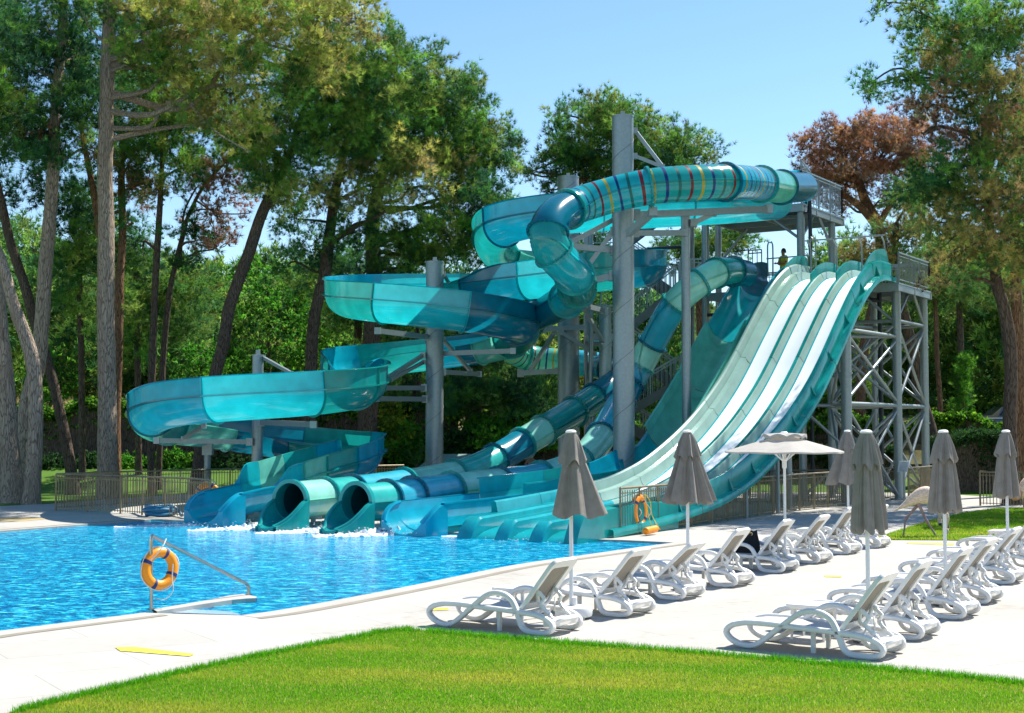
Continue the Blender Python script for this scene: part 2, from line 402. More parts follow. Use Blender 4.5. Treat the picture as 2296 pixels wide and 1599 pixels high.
# front lawn
lawn=V2([G(-200,1660),G(40,1599),G(300,1536),G(600,1470),G(790,1434),G(860,1420),G(905,1416),G(960,1419),G(1250,1443),G(1500,1462),G(2000,1505),G(2296,1536),G(2600,1570),(9,6),(-7,6)])
mb=sheet('lawn',lawn,None,.012,'lawn')
tag(obj('lawn',mb,'lawn',smooth=False),'foreground lawn',kind='structure')
lawn2=V2([G(1955,1211),G(2000,1196),G(2080,1170),G(2150,1153),G(2230,1142),G(2330,1140),G(2500,1150),G(2500,1225),G(2296,1216),G(2120,1212)])
tag(obj('side_lawn',sheet('side_lawn',lawn2,None,.012,'backlawn'),'backlawn',smooth=False),'lawn patch under the flamingo statues',kind='structure')
def grass_pal(x,y,n):
    a=np.sin(x*.8+1.7*np.sin(y*1.4))*.45+np.sin(y*3.6+x*.35)*.5+np.sin(x*4.1-y*3.3)*.2+np.sin(x*2.3+y*8)*.2
    a=np.clip(a*.6+.24+rng.normal(0,.18,n),0,1)[:,None]
    g=np.array((.18,.43,.010));yel=np.array((.50,.52,.05)); c=g*(1-a)+yel*a
    dry=rng.random(n)<.10; c[dry]=(.62,.52,.16)
    return c*rng.uniform(.85,1.12,(n,1))
def blades(name,poly,n,h,w,label,ymin,ymax,xmin,xmax,edge=None):
    pts=[];
    while len(pts)<n:
        k=20000; x=rng.uniform(xmin,xmax,k); y=ymin+(ymax-ymin)*rng.random(k)
        for a,b in zip(x,y):
            if in_poly(a,b,poly): pts.append((a,b))
            if len(pts)>=n: break
    p=np.array(pts); n=len(p)
    an=rng.uniform(0,2*PI,n); hh=h*rng.uniform(.5,1.3,n); lean=rng.normal(0,.35,(n,2))*hh[:,None]
    b0=np.c_[p[:,0]-np.cos(an)*w/2,p[:,1]-np.sin(an)*w/2,np.full(n,.01)]
    b1=np.c_[p[:,0]+np.cos(an)*w/2,p[:,1]+np.sin(an)*w/2,np.full(n,.01)]
    t=np.c_[p[:,0]+lean[:,0],p[:,1]+lean[:,1],.01+hh]
    v=np.stack([b0,b1,t],1).reshape(-1,3); f=np.arange(3*n).reshape(-1,3)
    c=np.repeat(grass_pal(p[:,0],p[:,1],n),3,0)
    o=fastmesh(name,v,f,c,'blade'); tag(o,label,kind='stuff'); return o
blades('lawn_grass',lawn,300000,.028,.009,'short sunlit yellow green grass of the foreground lawn',11.8,18.2,-5.5,6.6)
ed=[G(40,1599),G(300,1536),G(600,1470),G(790,1434),G(860,1420),G(905,1416),G(960,1419),G(1250,1443),G(1500,1462),G(2000,1505),G(2296,1536)]
# taller fringe along the edge
ep,_=crom(np.array(ed),.01); n=26000; idx=rng.integers(0,len(ep),n); off=np.abs(rng.normal(0,.09,n))
p=ep[idx][:,:2].copy(); p[:,1]-=off; p+=rng.normal(0,.012,(n,2)); an=rng.uniform(0,2*PI,n); hh=.075*rng.uniform(.3,1.35,n); w_=.010
lean=rng.normal(0,.4,(n,2))*hh[:,None]
v=np.stack([np.c_[p[:,0]-np.cos(an)*w_/2,p[:,1]-np.sin(an)*w_/2,np.full(n,.0)],np.c_[p[:,0]+np.cos(an)*w_/2,p[:,1]+np.sin(an)*w_/2,np.full(n,.0)],np.c_[p[:,0]+lean[:,0],p[:,1]+lean[:,1],hh]],1).reshape(-1,3)
cc=np.repeat(np.array((.12,.42,.01))*rng.uniform(.6,1.3,(n,1)),3,0)
tag(fastmesh('edge_grass',v,np.arange(3*n).reshape(-1,3),cc,'blade'),'longer bright green grass fringe at the edge of the foreground lawn',kind='stuff')
blades('side_grass',lawn2,60000,.05,.02,'grass of the lawn patch under the flamingo statues',30,46,8,20)
# steps: low wall in the pool and wet ramp
mb=MB(); a=[G(343,1366,.02),G(451,1348,.02),G(516,1335,.02),G(545,1332,.02),G(576,1338,.02)]; b=[G(352,1371,.02),G(451,1355,.02),G(520,1345,.02),G(552,1342,.02),G(575,1341,.02)]
lo=lambda q:[(p[0],p[1],-.4) for p in q]
mb.grid([a,b]); mb.grid([b,lo(b)]); mb.grid([a,lo(a)])
tag(obj('pool_step_wall',mb,'coping',smooth=False),'low white wall reaching into the pool under the handrail','pool wall')
mb=MB(); mb.grid([[G(345,1372,-.03),G(540,1379,-.03)],[G(385,1364,-.032),G(520,1371,-.04)]])
tag(obj('wet_step',mb,'step',smooth=False),'pale wet step',kind='structure')
# yellow tape marks, sandy patch
def mark(px,label):
    mb=MB(); mb.add([G(x,y,.008) for x,y in px],[tuple(range(len(px)-1,-1,-1))])
    tag(obj('floor_tape',mb,'ytape',smooth=False),label,'floor tape','yellow tape strips on the deck')
mark([(258,1451),(300,1450),(436,1466),(425,1471),(270,1459)],'long yellow tape strip on the deck by the left edge of the lawn')
mark([(968,1364),(1005,1363),(1006,1367),(968,1369)],'short yellow tape strip under the foot of the nearest left row lounger')
mark([(1847,1290),(1888,1291),(1886,1294),(1850,1293)],'short yellow tape strip in the middle of the aisle between the lounger rows')
mark([(2030,1216.5),(2140,1219),(2138,1222),(2040,1219)],'thin yellow tape strip along the lawn patch of the flamingos')
mb=MB(); mb.add([G(x,y,.006) for x,y in [(-40,1160),(60,1160),(110,1163),(60,1168),(-40,1170)]],[(4,3,2,1,0)])
tag(obj('sand_patch',mb,'sand',smooth=False),'sandy patch',kind='structure')
# retaining wall behind the lawn
def wallrun(pts,z0,z1,name,label,mat='wall',th=.35):
    mb=MB(); 
    for a,b in zip(pts[:-1],pts[1:]):
        mb.beam((a[0],a[1],(z0+z1)/2),(b[0],b[1],(z0+z1)/2),th,z1-z0)
    return tag(obj(name,mb,mat,smooth=False),label,'wall')
wallrun([(-45,65.8),(-2,65.8)],.3,1.55,'retaining_wall','rough grey concrete retaining wall behind the trees left of the slides')
wallrun([(-1.6,65.8),(17,65.8)],.3,1.5,'retaining_wall','rough grey concrete retaining wall in the shade behind the slide tubes')
mb=MB()
mb.beam((13,63,1.75),(38,60,1.75),.25,.22); mb.beam((13,63.6,.95),(38,60.6,.95),.12,.12)
for i in range(9): mb.box((13+i*3.1,63.1-i*.37,.85),(.18,.18,1.8))
tag(obj('timber_rail',mb,'wood',smooth=False),'long weathered timber rail below the ivy behind the slide tower','rail')
# wedge shaped cover near pillar
Pw=[P(931,1053,51),P(1061,1053,51),P(1059,1018,53.5),P(975,1018,53.5)]
mb=MB(); q=[np.array(p) for p in Pw]; g=[np.array((p[0],p[1],0)) for p in q]
mb.add(q+g,[(0,1,2,3),(0,4,5,1),(1,5,6,2),(2,6,7,3),(3,7,4,0)])
tag(obj('pump_house',mb,'shed',smooth=False),'low green grey shed with a sloping roof beside the left pillar base','shed')
# ---------------------------------------------------------------- flumes
def frames(path):
    T=np.gradient(path,axis=0); T/=np.linalg.norm(T,axis=1)[:,None]
    S=np.cross(T,(0,0,1.)); S/=np.linalg.norm(S,axis=1)[:,None]; U=np.cross(S,T)
    return T,S,U
def tube_flume(root,ctrl,r,segs,rend=None,flr=.085,stripe=None,name='tube_section',opq=0):
    """ctrl: (x,y,Y[,z]) pixel control points; segs: (param_end,mat)"""
    pts=np.array([P(*c) for c in ctrl]); path,ts=crom(pts,.09); path=smoothpath(path,30)
    T,S,U=frames(path); K=28; last=0; r_all=np.interp(ts,[0,len(ctrl)*.45,len(ctrl)*.8,len(ctrl)],[r,r,r if np.isscalar(rend) is False else rend,rend]) if rend else np.full(len(ts),r)
    ang=[2*PI*j/K for j in range(K)]
    def ring(i,rr): return [path[i]+rr*(math.cos(a)*S[i]+math.sin(a)*U[i]) for a in ang]
    k0=0
    for si,(te,mat) in enumerate(segs):
        k1=int(np.argmin(abs(ts-te)))
        if k1<=k0+1: continue
        r=float(r_all[k1]); mb=MB(); st=stripe and si in stripe
        rows=[ring(i,float(r_all[i])) for i in range(k0,k1+1)]
        mb.grid(rows,closed=True)
        if st:
            cyc=0
            mm=[]
            for q in range(len(rows)-1):
                band=(q%4)==2
                mi=0
                if band: mi=1+(q//4)%4
                mm+=[mi]*K
            mb.m=mm
        mm_=mat if si<opq else 'o_'+{'pale':'mint'}.get(mat,mat); mats=[mm_]+(['red_s','dkg_s','navy_s','yel_s'] if st else [])
        # longitudinal seam flanges
        for sg in (1,-1):
            for dz in (-.02,.02):
                mb.grid([[path[i]+S[i]*sg*(r_all[i]-.005)+U[i]*dz,path[i]+S[i]*sg*(r_all[i]+.05)+U[i]*dz] for i in range(k0,k1+1,2)]+[[path[k1]+S[k1]*sg*(r-.005)+U[k1]*dz,path[k1]+S[k1]*sg*(r+.05)+U[k1]*dz]])
        sec=obj(name,mb,mats,root)
        # flange ring at the lower end
        if si<len(segs)-1:
            fb=MB(); c=path[k1];t=T[k1]*.035
            f=lambda off,rr:[c+off+rr*(math.cos(a)*S[k1]+math.sin(a)*U[k1]) for a in ang]
            fb.grid([f(-t,r-.005),f(-t,r+flr),f(t,r+flr),f(t,r-.005)],closed=True)
            # bolts
            for j in range(0,K,1):
                a=ang[j]; 
                for s_ in (-1.3,1.3):
                    q=c+t*s_+(r+flr*.6)*(math.cos(a)*S[k1]+math.sin(a)*U[k1]); fb.box(q,(.03,.03,.03))
            obj('flange',fb,{'turq':'teal','mint':'teal','azure':'blue','pale':'teal'}.get(mat,mat),root)
        k0=k1
    return path,T,S,U
def open_flume(root,ctrl,r,segs,name='trough_section',cut=None):
    """ctrl: (x,y,Y,hl,hr): pixel point of the centreline at rim level and wall heights left and right of travel"""
    pts=np.array([list(P(*c[:3]))+[c[3],c[4]] for c in ctrl])
    full,ts=crom(pts,.2); path=smoothpath(full[:,:3],14); hl=np.clip(full[:,3],.0,.8); hr=np.clip(full[:,4],.0,.8)
    T,S,U=frames(path); A=np.linspace(PI,2*PI,19); k0=0
    def prof(i,lip=True):
        p=path[i]; o=[]
        def pt(u,v): return p+S[i]*u+U[i]*v
        o+= [pt(-r-.10,hl[i]-.03),pt(-r-.09,hl[i]),pt(-r-.02,hl[i])] 
        o+= [pt(-r,.5*hl[i])]
        for a in A: o.append(pt(r*math.cos(a),r*math.sin(a)*1.04))
        o+= [pt(r,.5*hr[i])]
        o+= [pt(r+.02,hr[i]),pt(r+.09,hr[i]),pt(r+.10,hr[i]-.03)]
        return o
    for si,(te,mat) in enumerate(segs):
        k1=int(np.argmin(abs(ts-te)))
        if k1<=k0+1: continue
        mb=MB(); mb.grid([prof(i) for i in range(k0,k1+1)])
        # mid rim flange
        for sg,hh in ((-1,hl),(1,hr)):
            if hh[k0:k1+1].max()<.1: continue
            rr=[]
            for i in range(k0,k1+1):
                rr.append([path[i]+S[i]*sg*(r+.0)+U[i]*.02,path[i]+S[i]*sg*(r+.12)+U[i]*.02,path[i]+S[i]*sg*(r+.12)-U[i]*.02,path[i]+S[i]*sg*(r+.0)-U[i]*.02])
            mb.grid(rr)
        obj(name,mb,mat,root)
        if si<len(segs)-1:
            fb=MB(); i=k1; t=T[i]*.02
            def pf(d,off):
                o=[];p=path[i]+off
                if hl[i]>.1: o.append(p-S[i]*(r+d)+U[i]*hl[i])
                for a in A: o.append(p+S[i]*(r+d)*math.cos(a)+U[i]*(r*1.04+d)*math.sin(a))
                if hr[i]>.1: o.append(p+S[i]*(r+d)+U[i]*hr[i])
                return o
            fb.grid([pf(.004,-t),pf(.07,-t),pf(.07,t),pf(.004,t)])
            obj('flange',fb,mat,root)
        k0=k1
    return path,T,S,U,hl,hr
def shell_panel(mb,rows,th=.05):
    mb.grid(rows)
# slide A : long open spiral
A_=[(1738,448,52.3,.1,.1),(1600,456,48.3,.3,.2),(1480,462,47.6,.5,.05),(1350,470,47.4,.55,0),(1240,478,47.4,.55,0),(1150,494,47.8,.55,0),(1110,522,49.5,.55,0),(1115,560,52.5,.55,0),
(1170,582,54.5,.5,.0),(1270,588,55.2,.45,.0),(1370,592,54.5,.5,0),(1435,594,52.5,.55,0),(1452,595,50,.55,0),(1420,599,48.2,.55,0),(1346,605,47.6,.55,0),(1280,612,47.8,.5,.0),(1205,622,48.4,.5,.1),(1130,630,49.4,.45,.3),(1050,638,51,.05,.45),(960,640,52.8,0,.5),
(860,642,53.6,0,.55),(790,650,52.5,0,.55),(772,660,50.2,0,.55),(795,668,48,0,.55),(860,675,47,0,.55),(950,684,46.6,0,.55),(1040,695,46.8,0,.55),(1120,710,47.4,0,.55),(1165,728,49.2,0,.55),(1158,752,51.8,0,.55),
(1100,770,53.4,0,.55),(1000,784,54,0,.55),(880,797,54,0,.55),(800,808,53.2,0,.55),(768,820,51.2,0,.55),(775,832,49.2,.1,.45),(800,838,48.2,.5,.1),(818,845,47,.55,0),(818,856,44.5,.55,0),(780,866,42.4,.55,0),(713,874,41.2,.55,0),(600,882,40.5,.55,0),(483,890,40.8,.55,0),(390,902,42,.55,0),(340,924,44.6,.55,0),(355,944,47.6,.55,0),
(430,954,50,.55,0),(520,966,51.4,.55,0),(630,984,52,.55,0),(740,999,51.2,.55,.0),(805,1005,49,.55,.1),(812,1012,46.8,.55,.4),(775,1030,44.8,.5,.5),(700,1052,42.8,.5,.5),(640,1072,41.2,.5,.5),(605,1082,40.3,.45,.5),(575,1088,39.8,.04,.04),(530,1098,39.2,.0,.0),(492,1106,38.6,.0,.0)]
SA=[(1.5,'turq'),(3.0,'turq'),(3.9,'turq'),(5.4,'blue'),(7.2,'green'),(8.6,'mint'),(9.6,'blue'),(11.0,'azure'),(13.6,'blue'),(14.5,'green'),(15.2,'turq'),(16.3,'turq'),(17.8,'blue'),(18.6,'teal'),(20.0,'turq'),(21.6,'azure'),(24.0,'green'),(26.0,'turq'),(27.9,'blue'),(29.2,'green'),(30.2,'mint'),(31.2,'blue'),(32.6,'teal'),(34.2,'azure'),(35.4,'green'),(36.6,'blue'),(38.6,'green'),(40.1,'green'),(42.0,'turq'),(44.0,'blue'),(45.3,'green'),(46.9,'mint'),(48.3,'blue'),(49.7,'green'),(51.4,'azure'),(52.3,'azure'),(53.2,'teal'),(54.2,'mint'),(55.6,'turq'),(59,'azure')]
rootA=thing('water_slide','long open spiral flume of blue and turquoise troughs ending in the leftmost pool mouth','water slide',G(600,1120),group=None)
pa=open_flume(rootA,A_,.70,SA)
# slide B : striped tube
B_=[(1800,420,52.5),(1752,420,49.3),(1700,412,46.4),(1630,408,44),(1561,410,43.3),(1457,418,42.9),(1376,436,43),(1296,460,42.7),(1244,486,41.6),(1224,520,41.0),(1232,556,41.0),(1264,592,41.5),(1291,622,42.8),(1293,652,45),(1262,678,47),(1215,702,49.6),(1165,728,53.5),(1140,758,56.5),(1150,788,58),(1200,806,58.6),(1270,812,58.4),(1335,818,57.2),(1385,834,55),(1388,852,52.6),(1352,880,51),(1301,915,50),(1230,958,48.5),(1171,994,47.5),(1121,1025,46.5),(1070,1051,45.4),(1015,1070,44.3),(905,1090,42),(790,1107,39.6),(725,1115,38.2),(652,1123,36.9)]
SB=[(1.0,'blue'),(1.9,'mint'),(3.0,'azure'),(5.0,'teal'),(7.4,'turq'),(8.9,'blue'),(10.3,'teal'),(11.9,'turq'),(12.9,'green'),(13.8,'turq'),(15.5,'blue'),(17,'blue'),(18.6,'mint'),(20.3,'mint'),(21.6,'azure'),(23,'blue'),(24.4,'blue'),(25.2,'green'),(26.2,'green'),(27.0,'mint'),(28.2,'blue'),(30.0,'teal'),(31.0,'mint'),(32.0,'azure'),(33.0,'teal'),(34,'mint')]
rootB=thing('water_slide','twisting closed tube flume with red, yellow and navy stripes along its high top run','water slide',G(900,1110))
pb=tube_flume(rootB,B_,.55,SB,rend=.49,stripe={2,3,4,12,13},opq=14)
C_=[(1672,614,50.6),(1640,608,49.8),(1608,610,48.8),(1575,629,48.3),(1545,650,48.3),(1513,682,48.5),(1487,725,48.9),(1463,770,49.3),(1440,812,49.5),(1419,852,49.5),(1398,893,49),(1368,948,47.6),(1334,1001,46.2),(1290,1043,45),(1212,1073,43.2),(1118,1087,41.2),(1010,1101,39.2),(925,1113,37.6),(868,1122,36.6),(800,1128,35.6)]
SC=[(.9,'blue'),(2.0,'green'),(3.1,'mint'),(5.0,'mint'),(7.0,'azure'),(8.2,'mint'),(9.3,'azure'),(10.2,'blue'),(11.6,'azure'),(12.8,'mint'),(14,'mint'),(15,'azure'),(16,'mint'),(17,'azure'),(18,'azure'),(19,'teal')]
rootC=thing('water_slide','steep closed tube flume of plain mint and azure sections starting at the lower platform','water slide',G(1000,1130))
pcc=tube_flume(rootC,C_,.48,SC)
# mouths of the closed tubes and flared aprons
def apron(root,path,T,S,r,mat,L=1.05,zoff=0):
    p=path[-1];t=nrm(T[-1]*np.array((1,1,0)));s=nrm(S[-1]*np.array((1,1,0)));u=np.array((0,0,1.))
    mb=MB(); rows=[]
    for k in range(13):
        f=k/12; h=(1-f)**1.6 if f<1 else 0
        hh=.02-.52*(f*f*(3-2*f)); rad=r+.06*f
        row=[]
        a0=math.asin(max(-1,min(1,hh/rad)))if abs(hh)<rad else -PI/2
        for a in np.linspace(PI-a0,2*PI+a0,17): row.append(p+t*f*L-u*.10*f+s*rad*math.cos(a)+u*rad*math.sin(a))
        rows.append(row)
    mb.grid(rows)
    # thick lips along both side edges and the end, flat skirt to the deck
    for e in (0,-1):
        edge=[row[e] for row in rows]; mb.tube(edge,.045,6)
        sg=-1 if e==0 else 1
        out=[q+s*sg*.10 for q in edge]; lowo=[np.array((q[0],q[1],-.25)) for q in out]
        mb.grid([edge,out,lowo])
    last=rows[-1]; lowf=[np.array((q[0],q[1],-.25)) for q in last]; mb.grid([last,lowf])
    # side brackets to fill skirt front
    for e,sg in ((0,-1),(-1,1)):
        q=rows[-1][e]; f0=rows[0][e]
    obj('mouth_apron',mb,mat,root)
    # mouth ring, and an added dark sleeve painting the shade inside the tube
    K=28; rb=MB(); ang=[2*PI*j/K for j in range(K)]
    f=lambda off,rr:[p+off+rr*(math.cos(a)*s+math.sin(a)*u) for a in ang]
    rb.grid([f(-t*.06,r-.01),f(-t*.06,r+.07),f(t*.06,r+.07),f(t*.06,r-.03),f(-t*.3,r-.03)],closed=True)
    obj('mouth_ring',rb,'turq' if mat=='azure' else 'teal',root)
    kk=[i for i in range(len(path)-1,-1,-2) if i>len(path)-34]; lb=MB(); lb.grid([[path[i]+(r-.025)*(math.cos(a)*S[i]+math.sin(a)*np.array((0,0,1.))) for a in ang] for i in kk],closed=True); obj('mouth_shade_sleeve',lb,'mouth_shade',root)
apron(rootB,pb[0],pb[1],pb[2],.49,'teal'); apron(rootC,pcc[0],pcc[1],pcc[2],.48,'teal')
# open mouths: front fender around the trough
def fender(root,path,T,S,r,mat,L=.62):
    p=path[-1];t=nrm(T[-1]*np.array((1,1,0)));s=nrm(S[-1]*np.array((1,1,0)));u=np.array((0,0,1.)); mb=MB(); rows=[]
    for k in range(9):
        f=k/8; top=.0-.38*f**2.2
        rad=r-.018; a0=math.asin(max(-1,top/rad))
        rows.append([p-t*.14+t*f*(L+.14)-u*.05*f+s*rad*math.cos(a)+u*rad*1.04*math.sin(a) for a in np.linspace(PI-a0,2*PI+a0,17)])
    mb.grid(rows)
    for e,sg in ((0,-1),(-1,1)):
        edge=[row[e] for row in rows]; mb.tube(edge,.05,6); out=[q+s*sg*.13 for q in edge]; lowo=[np.array((q[0],q[1],-.3)) for q in out]
        mb.grid([edge,out,lowo])
    last=rows[-1]; o=[last[0]-s*.13]+list(last)+[last[-1]+s*.13]
    mb.grid([o,[np.array((q[0],q[1],-.3)) for q in o]])
    obj('mouth_fender',mb,mat,root)
fender(rootA,pa[0],pa[1],pa[2],.70,'azure')
# ---- slide E : three lane racer, slide D : wide blue trough beside it
U3=np.array((.536,.844,0)); W3=np.array((.844,-.536,0)); E0=np.array((-.95,34.2,0))
es=[-.6,0,2,4,6.1,7.5,9.2,11.2,12.8,14.4,15.6,17.1,18.4,19.4,20.4,21.2,22.0,23.0]
ez=[.14,.16,.26,.38,.56,.76,1.16,1.88,2.62,3.55,4.40,5.62,6.65,7.33,7.82,8.02,8.06,8.06]
def zcurve(ss,sz,s):
    f,_=crom(np.c_[np.array(ss),np.array(sz),np.zeros(len(ss))],.2); return np.interp(s,f[:,0],f[:,1])
def sweepE(prof,s0,s1,ss=es,sz=ez,org=E0,step=.2,off=None):
    n=max(2,int((s1-s0)/step)); S_=np.linspace(s0,s1,n); z=zcurve(ss,sz,S_); dz=np.gradient(zcurve(ss,sz,S_),S_) if n>2 else np.array([0]*n)
    rows=[]
    for s,zz,d in zip(S_,z,dz):
        nv=nrm(np.array((-U3[0]*d,-U3[1]*d,1.))); o=org+U3*s+np.array((0,0,zz)); ow=off(s) if off else 0
        rows.append([o+W3*(w+ow)+nv*h for w,h in prof])
    return rows
rootE=thing('water_slide','wide three lane racer slide with white beds and green dividers','water slide',E0)
secs=[(.9,3.0),(3.0,5.8),(5.8,8.2),(8.2,10.8),(10.8,13.4),(13.4,16.0),(16.0,18.6),(18.6,20.6),(20.6,22.6)]
for k,(a,b) in enumerate(secs):
    g=.012
    L=[(-.04,-.3),(-.04,.46),(-.02,.56),(.05,.58),(.10,.54),(.14,.30),(.30,.27),(.34,.10),(.40,.0)]
    c='teal' if k==0 else 'pale'
    obj('left_side_wall',MB().grid(sweepE(L,a+g,b-g)),'turq' if k<2 else 'pale',rootE)
    Rr=[(2.9,0),(2.97,.12),(3.0,.44),(3.03,.50),(3.12,.51),(3.15,.44),(3.15,.0),(3.32,-.02),(3.34,-.06),(3.34,-.20)]
    obj('right_side_wall',MB().grid(sweepE(Rr,a+g,b-g)),'teal',rootE)
    for w0 in (1.02,1.96):
        D=[(w0,0),(w0+.04,.08),(w0+.07,.20),(w0+.10,.235),(w0+.21,.24)]
        obj('lane_divider',MB().grid(sweepE(D,a+g,b-g)),'teal' if k%2 else 'green',rootE)
        obj('divider_glare_edge',MB().grid(sweepE([(w0+.21,.225),(w0+.215,.236),(w0+.23,.225),(w0+.26,.18),(w0+.28,.08),(w0+.32,0)],a+g,b-g)),'pale',rootE)  # right slope of the divider, its glare put into the pale colour
for j,w0 in enumerate((.40,1.34,2.28)):
    obj('lane_bed',MB().grid(sweepE([(w0,0),(w0+.03,-.01),(w0+.59,-.01),(w0+.62,0)],.55,22.6)),'white_lane',rootE)
    obj('lane_edge',MB().grid(sweepE([(w0-.01,.012),(w0+.04,-.004)],.5,22.3)),'turq',rootE)
    lip=MB(); rows=[]
    for s,dz in ((.56,0),(.2,-.02),(-.1,-.06),(-.35,-.14),(-.5,-.3),(-.52,-.5)):
        o=E0+U3*s+np.array((0,0,zcurve(es,ez,max(s,-.5))+dz)); rows.append([o+W3*w for w in np.linspace(w0-.02,w0+.64,4)])
    lip.grid(rows); obj('lane_lip',lip,'turq',rootE)
# rounded noses of dividers/walls at the pool end
for w0,ww,hh in ((-.06,.42,.30),(1.0,.36,.27),(1.94,.36,.27),(2.88,.34,.50)):
    mb=MB(); rows=[]
    for f in list(np.linspace(0,.89,8))+list(np.linspace(.90,1,9)):
        s=4.6-5.25*f; q_=max(0,(f-.90)/.10); top=(.24+(hh-.24)*min(1,f*3)**.8)*(1-q_)**.55 -.30*q_**2
        o=E0+U3*s+np.array((0,0,float(zcurve(es,ez,max(s,-.5)))))
        rows.append([o+W3*w0-np.array((0,0,.5)),o+W3*w0+np.array((0,0,top-.05)),o+W3*(w0+.05)+np.array((0,0,top)),o+W3*(w0+ww-.05)+np.array((0,0,top)),o+W3*(w0+ww)+np.array((0,0,top-.05)),o+W3*(w0+ww)-np.array((0,0,.5))])
    mb.grid(rows); mb.add(rows[-1],[(0,1,2,3,4,5)]); mb.add(rows[0],[(5,4,3,2,1,0)])
    obj('divider_nose',mb,'turq' if w0<2 else 'teal',rootE)
# fins on the right wall
for s in np.arange(1.5,21.5,1.62):
    z=zcurve(es,ez,s); o=E0+U3*s+np.array((0,0,z)); d=(zcurve(es,ez,s+.1)-zcurve(es,ez,s-.1))/.2; nv=nrm((-U3[0]*d,-U3[1]*d,1)); tv=nrm(U3+np.array((0,0,d)))
    mb=MB(); 
    a=o+W3*3.14+nv*.38;b=o+W3*3.14-nv*.02;c=o+W3*3.26-nv*.02;e=tv*.03
    mb.add([a-e,b-e,c-e,a+e,b+e,c+e],[(0,1,2),(5,4,3),(0,3,4,1),(1,4,5,2),(2,5,3,0)]); obj('wall_fin',mb,'green',rootE,smooth=False)
# outer splash wall at low left side and under-supports
for s in np.arange(2.5,13,2.4):
    z=zcurve(es,ez,s); mb=MB()
    for w in (.3,2.9):
        mb=MB(); o=E0+U3*s+W3*w; mb.cyl((o[0],o[1],0),(o[0],o[1],max(.1,z-.1)),.06,8); obj('slide_leg',mb,'galv',rootE)
# arch wall panels at the lane starts
for w0,hh in ((-.05,.45),(1.1,.10),(2.04,.10),(2.98,.50)):
    mb=MB(); top=[];bot=[]
    for f in np.linspace(0,1,12):
        s=19.8+2.9*f; z=zcurve(es,ez,s); h=.5+hh*math.sin(PI*min(1,f*1.15)*.5)*(1 if f<.8 else math.sqrt(max(0,1-((f-.8)/.2)**2))*.9+.1)
        o=E0+U3*s+W3*w0; top.append(o+np.array((0,0,z+h))); bot.append(o+np.array((0,0,z-.05)))
    th=W3*.05
    mb.grid([bot,top,[q+th for q in top],[q+th for q in bot]]); obj('start_panel',mb,'teal',rootE)
# grab hoops over the lane starts
for w in (.2,1.2,2.15,3.0):
    b0=E0+U3*22.3+W3*w+np.array((0,0,8.0)); mb=MB()
    mb.tube(crom(np.array([b0,b0+(0,0,1.2),b0+U3*-.35+np.array((0,0,1.55))]),.1)[0],.03,8)
    obj('grab_post',mb,'galv',rootE)
mb=MB(); b0=E0+U3*22.0+np.array((0,0,9.55)); mb.tube([b0+W3*.1,b0+W3*1.2,b0+W3*2.2,b0+W3*3.1],.028,8); obj('grab_rail',mb,'galv',rootE)
# slide D
ds=[-.3,0,4,8,10,11.9,13.07,14.4,15.8,17,18,19.2,20,21,22,22.8]
dz_=[.70,.72,.84,1.05,1.36,1.98,2.72,3.68,4.79,5.75,6.56,7.50,8.02,8.42,8.55,8.56]
doff=lambda s: -(1.62-.62*min(1,max(0,s)/9.)**1.0)
rootD=thing('water_slide','wide open blue trough slide running close along the left side of the racer lanes','water slide',E0+W3*-1.6)
r=.68; A=np.linspace(PI,2*PI,17)
dseg=[(0,3.4,'azure',.0),(3.4,6.4,'turq',.42),(6.4,8.8,'teal',.42),(8.8,10.6,'azure',.40),(10.6,12.6,'turq',.0),(12.6,15.2,'mint',.0),(15.2,17.4,'mint',.0),(17.4,19.9,'turq',0),(19.9,22.4,'blue',.0)]
for a,b,m,hx in dseg:
    top=(.30 if a<17 else .12) if a>12 else .0
    pr=[(-r-.10,top-.03),(-r-.10,top),(-r-.02,top)]+[(r*math.cos(t),r*math.sin(t)*.98) for t in A]+[(r+.02,top),(r+.10,top),(r+.10,top-.03)]
    mb=MB().grid(sweepE(pr,a+.01,b-.01,ds,dz_,off=doff))
    if hx:
        mb.grid(sweepE([(-r,0),(-r-.02,hx),(-r-.08,hx),(-r-.08,hx-.04)],a+.01,b-.01,ds,dz_,off=doff))
    if 3<a<10: mb.grid(sweepE([(r,0),(r+.02,.3),(r+.1,.3),(r+.1,.26)],a+.01,b-.01,ds,dz_,off=doff))
    for sg in (-1,1): mb.grid(sweepE([(sg*(r),.02),(sg*(r+.12),.02),(sg*(r+.12),-.02),(sg*r,-.02)],a+.01,b-.01,ds,dz_,off=doff))
    obj('trough_section',mb,m,rootD)
    fb=MB().grid(sweepE([((r+.07)*math.cos(t),(r*.98+.07)*math.sin(t)) for t in A],b-.04,b+.02,ds,dz_,off=doff,step=.03)); obj('flange',fb,m,rootD)
pD=np.array([E0+U3*s+W3*doff(s)+np.array((0,0,zcurve(ds,dz_,s))) for s in (.6,.3,0.02)])
TD=np.array([-U3]*3); SD=np.array([nrm(np.cross(-U3,(0,0,1.)))]*3)
fender(rootD,pD,TD,SD,.68,'azure')
# start bulkheads for C and D on the platform
mb=MB()
for w in (-1.75,-.1):
    top=[];bot=[]
    for f in np.linspace(0,1,10):
        s=20.3+2.4*f; z=zcurve(ds,dz_,s); h=.05+.30*math.sin(f*PI*.55)*(1 if w<-1 else .35); o=E0+U3*s+W3*w
        top.append(o+np.array((0,0,z+h))); bot.append(o+np.array((0,0,z-.4)))
    mb.grid([bot,top,[q+W3*.05 for q in top],[q+W3*.05 for q in bot]])
obj('start_panel',mb,'blue',rootD)
def badge(root,c,mat='galv'): pass
